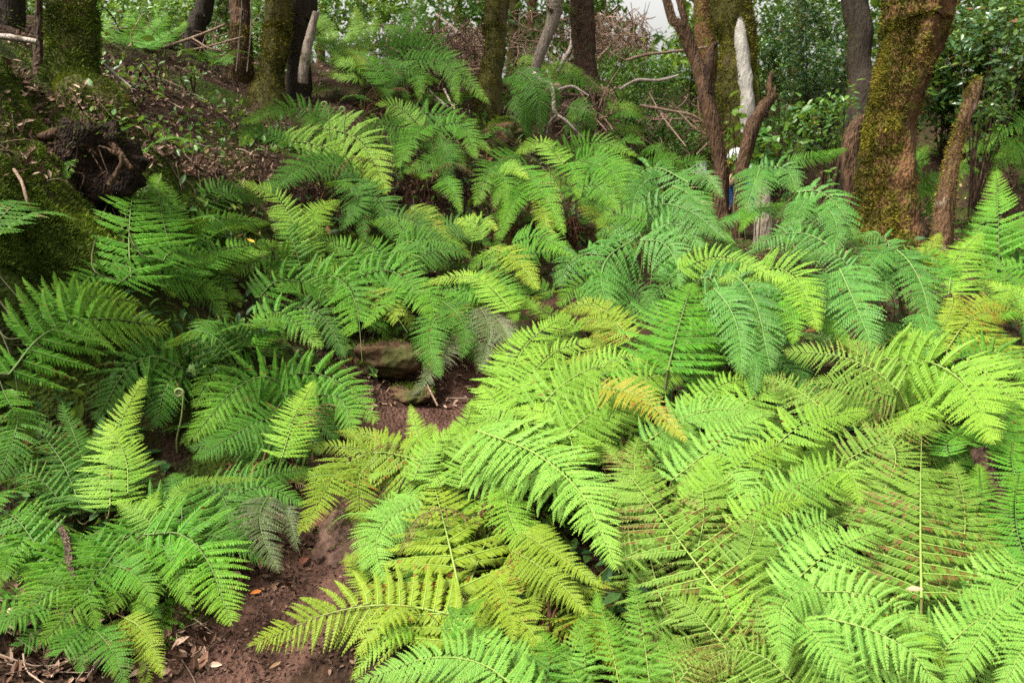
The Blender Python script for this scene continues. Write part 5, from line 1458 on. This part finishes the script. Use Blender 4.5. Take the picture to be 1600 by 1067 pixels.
# ---------------------------------------------------------------- the person resting behind the forked trunk
def person():
    d = 9.9
    J = {}

    def at(n, px, py, dd=0.0, r=.05):
        J[n] = (P(px, py, d + dd), r)
    at('pelvis', 1160, 338, .06, .15)
    at('belly', 1159, 318, .05, .135)
    at('chest', 1157, 292, .02, .145)
    at('neck', 1152, 268, 0, .055)
    at('nape', 1150, 259, -.02, .060)
    at('head', 1150, 250, -.02, .088)
    at('crown', 1150, 243, -.01, .072)
    at('shl', 1147, 276, -.17, .062)
    at('ell', 1128, 297, -.22, .042)
    at('wrl', 1108, 276, -.18, .028)
    at('shr', 1162, 275, .18, .062)
    at('elr', 1146, 300, .24, .042)
    at('wrr', 1118, 290, .12, .028)
    at('hipl', 1150, 341, -.10, .10)
    at('knl', 1094, 318, -.16, .062)
    at('anl', 1092, 365, -.14, .040)
    at('tol', 1072, 374, -.16, .030)
    at('hipr', 1152, 341, .16, .10)
    at('knr', 1100, 322, .18, .062)
    at('anr', 1096, 368, .18, .040)
    at('tor', 1076, 377, .18, .030)
    E = [('pelvis', 'belly'), ('belly', 'chest'), ('chest', 'neck'), ('neck', 'nape'), ('nape', 'head'), ('head', 'crown'), ('chest', 'shl'), ('shl', 'ell'), ('ell', 'wrl'), ('chest', 'shr'), ('shr', 'elr'), ('elr', 'wrr'),
         ('pelvis', 'hipl'), ('hipl', 'knl'), ('knl', 'anl'), ('anl', 'tol'), ('pelvis', 'hipr'), ('hipr', 'knr'), ('knr', 'anr'), ('anr', 'tor')]
    for s, up in (('l', (-4, -4)), ('r', (-5, -3))):
        w = J['wr' + s][0]
        palm = w + P(0, 0, d) * 0 + np.array([-.055, 0, .035])
        J['pm' + s] = (palm, .026)
        E.append(('wr' + s, 'pm' + s))
        for k in range(5):
            thumb = k == 4
            b1 = palm + np.array([-.028, -.045 + .022 * k, .022]) if not thumb else palm + np.array([.0, .05, .03])
            tip = b1 + (np.array([-.020, 0, .038 - .004 * abs(k - 1)]) if not thumb else np.array([-.012, -.012, .04]))
            J[f'f{s}{k}a'] = (b1, .0095)
            J[f'f{s}{k}b'] = (tip, .0075)
            E += [('pm' + s, f'f{s}{k}a'), (f'f{s}{k}a', f'f{s}{k}b')]
    names = list(J)
    root = thing('person', J['pelvis'][0], 'seated person in white cap and blue top holding a phone behind the forked trunk', 'person')
    o0 = J['pelvis'][0]

    def skin(nm, keep, grow, mat, edges=None):
        use = [n for n in names if n in keep]
        me = bpy.data.meshes.new(nm)
        me.from_pydata([tuple(J[n][0] - o0) for n in use], [(use.index(a), use.index(b)) for a, b in E if a in use and b in use], [])
        ob = bpy.data.objects.new(nm, me)
        COL.objects.link(ob)
        ob.parent = root
        ob.modifiers.new('Skin', 'SKIN')
        ob.modifiers.new('Subdivision', 'SUBSURF').levels = 2
        ob.modifiers['Subdivision'].render_levels = 2
        if not me.skin_vertices:
            bpy.context.view_layer.objects.active = ob
        sv = me.skin_vertices[0].data if me.skin_vertices else None
        if sv:
            for k, n in enumerate(use):
                sv[k].radius = (J[n][1] + grow, J[n][1] + grow)
                sv[k].use_root = (k == 0)
        me.materials.append(mat)
        return ob
    SKIN = plain_mat('skin', (.52, .29, .20), .5, .4, .08)
    CLOTH = plain_mat('blue_cloth', (.03, .12, .34), .9)
    skin('body', set(names), 0, SKIN)
    skin('top', {'pelvis', 'belly', 'chest', 'neck', 'shl', 'shr'} - {'neck'}, .018, CLOTH)
    skin('shorts', {'hipl', 'hipr', 'pelvis'}, .03, plain_mat('shorts_cloth', (.08, .08, .09), .9))
    h = J['head'][0]
    # cap: dome and brim
    mb = MB()
    th = np.linspace(0, math.pi * .56, 14)[:, None]
    ph = np.linspace(0, 2 * math.pi, 28, endpoint=False)[None]
    D = np.stack([np.sin(th) * np.cos(ph), np.sin(th) * np.sin(ph), np.cos(th) * np.ones_like(ph)], -1)
    tilt = np.array(Matrix.Rotation(-.35, 3, 'Y'))
    V = (D * np.array([.112, .100, .112])) @ tilt.T + h + (0, 0, .035)
    i = np.arange(13)[:, None] * 28
    j = np.arange(28)[None]
    mb.add(V.reshape(-1, 3), np.stack([i + j, i + 28 + j, i + 28 + (j + 1) % 28, i + (j + 1) % 28], -1).reshape(-1, 4))
    cap = part(mb, 'cap', plain_mat('white_cap', (.60, .60, .59), .9, .1, .06), root)
    mb = MB()
    v = []
    for k in range(13):
        a = math.pi + (k - 6) / 6 * 1.1
        for r, z in ((.10, -.005), (.21, -.03), (.21, -.042), (.10, -.015)):
            v.append(np.array([math.cos(a) * r * 1.1, math.sin(a) * r * .85, z]))
    v = np.array(v) @ tilt.T + h + (0, 0, .03)
    q = [(k * 4 + m, k * 4 + (m + 1) % 4, k * 4 + 4 + (m + 1) % 4, k * 4 + 4 + m) for k in range(12) for m in range(4)]
    mb.add(v, q + [(0, 1, 2, 3), (48, 51, 50, 49)])
    part(mb, 'brim', plain_mat('tan_brim', (.62, .40, .09), .8, .2, .05), cap)
    # face: nose, eyes, mouth, ears, hair
    mb = MB()
    tube(mb, [h + (-.085, 0, .02), h + (-.112, 0, -.012), h + (-.088, 0, -.022)], [.010, .017, .008], n=8, sides=8)
    part(mb, 'nose', SKIN, root)
    for s in (-1, 1):
        mb = MB()
        tube(mb, [h + (-.093, s * .032, .018), h + (-.080, s * .036, .018)], [.011, .012], n=3, sides=8)
        part(mb, 'eye', plain_mat('eye', (.05, .035, .03), .2, .5, 0), root)
        mb = MB()
        tube(mb, [h + (.01, s * .088, .02), h + (.015, s * .102, 0), h + (.008, s * .088, -.03)], [.012, .015, .009], n=8, sides=8)
        part(mb, 'ear', SKIN, root)
    mb = MB()
    tube(mb, [h + (-.082, -.026, -.052), h + (-.094, 0, -.05), h + (-.082, .026, -.052)], [.004, .007, .004], n=8, sides=6)
    part(mb, 'mouth', plain_mat('lips', (.35, .12, .10), .5), root)
    mb = MB()
    D = D[4:]
    V = (D * np.array([.106, .102, .12])) + h + (.018, 0, .0)
    i = np.arange(9)[:, None] * 28
    mb.add(V.reshape(-1, 3), np.stack([i + j, i + 28 + j, i + 28 + (j + 1) % 28, i + (j + 1) % 28], -1).reshape(-1, 4))
    part(mb, 'hair', plain_mat('hair', (.06, .035, .02), .7), root)
    # phone
    c = J['pml'][0] + np.array([-.045, 0, .075])
    ph_ = thing('phone', c, 'pale grey phone held up in the hand of the seated person', 'phone')

    def box(mb, cc, sz, rot):
        s = np.array([(a, b, e) for a in (-1, 1) for b in (-1, 1) for e in (-1, 1)], float) * np.array(sz) / 2
        mb.add(s @ rot.T + cc, [(0, 1, 3, 2), (4, 6, 7, 5), (0, 4, 5, 1), (2, 3, 7, 6), (0, 2, 6, 4), (1, 5, 7, 3)])
    rot = np.array(Matrix.Rotation(-.5, 3, 'Z') @ Matrix.Rotation(-.12, 3, 'Y'))
    mb = MB()
    box(mb, c, (.125, .010, .145), rot)
    part(mb, 'phone_case', plain_mat('phone_case', (.42, .44, .47), .4, .4, .03), ph_, smooth=False)
    mb = MB()
    box(mb, c + rot @ np.array([-.035, -.007, .03]), (.022, .006, .05), rot)
    part(mb, 'lens_block', plain_mat('phone_lens', (.05, .05, .06), .3, .5, 0), ph_, smooth=False)


person()
# ---------------------------------------------------------------- light, sky, camera
w = bpy.data.worlds.new('World')
scene.world = w
w.use_nodes = True
nt = w.node_tree
bg = nt.nodes['Background']
sky = nt.nodes.new('ShaderNodeTexSky')
sky.sky_type = 'NISHITA'
sky.sun_disc = False
SUN_EL, SUN_AZ = math.radians(58), math.radians(248)   # azimuth clockwise from +Y
sky.sun_elevation = SUN_EL
sky.sun_rotation = SUN_AZ
sky.air_density = 1.0
sky.dust_density = 6.0
hs = nt.nodes.new('ShaderNodeHueSaturation')
hs.inputs['Saturation'].default_value = .10
nt.links.new(sky.outputs[0], hs.inputs['Color'])
wm = nt.nodes.new('ShaderNodeMix')
wm.data_type = 'RGBA'
wm.blend_type = 'MULTIPLY'
wm.inputs[0].default_value = 1
wm.inputs[7].default_value = (1, .985, .93, 1)
nt.links.new(hs.outputs[0], wm.inputs[6])
nt.links.new(wm.outputs[2], bg.inputs[0])
bg.inputs[1].default_value = .115
sl = bpy.data.lights.new('sun', 'SUN')
sl.energy = 3.3
sl.angle = math.radians(13)
sl.color = (1, .96, .88)
so = bpy.data.objects.new('sun', sl)
COL.objects.link(so)
dv = Vector((math.sin(SUN_AZ) * math.cos(SUN_EL), math.cos(SUN_AZ) * math.cos(SUN_EL), math.sin(SUN_EL)))
so.rotation_euler = dv.to_track_quat('Z', 'Y').to_euler()
so.location = dv * 20

cd = bpy.data.cameras.new('camera')
cd.sensor_width = 36
cd.lens = FPX / 1600 * 36
cd.clip_end = 1000
cd.clip_start = .05
cd.dof.use_dof = True
cd.dof.focus_distance = 3.1
cd.dof.aperture_fstop = 5.0
co = bpy.data.objects.new('camera', cd)
COL.objects.link(co)
co.location = CAM
co.rotation_euler = (math.radians(90) - PITCH, 0, 0)
scene.camera = co

vs = scene.view_settings
vs.view_transform = 'Standard'
vs.look = 'None'
vs.gamma = 1
vs.exposure = 1.52
scene.cycles.use_denoising = False
scene.cycles.max_bounces = 5
scene.cycles.diffuse_bounces = 2
scene.cycles.transmission_bounces = 3
scene.cycles.transparent_max_bounces = 4
scene.cycles.sample_clamp_indirect = 6
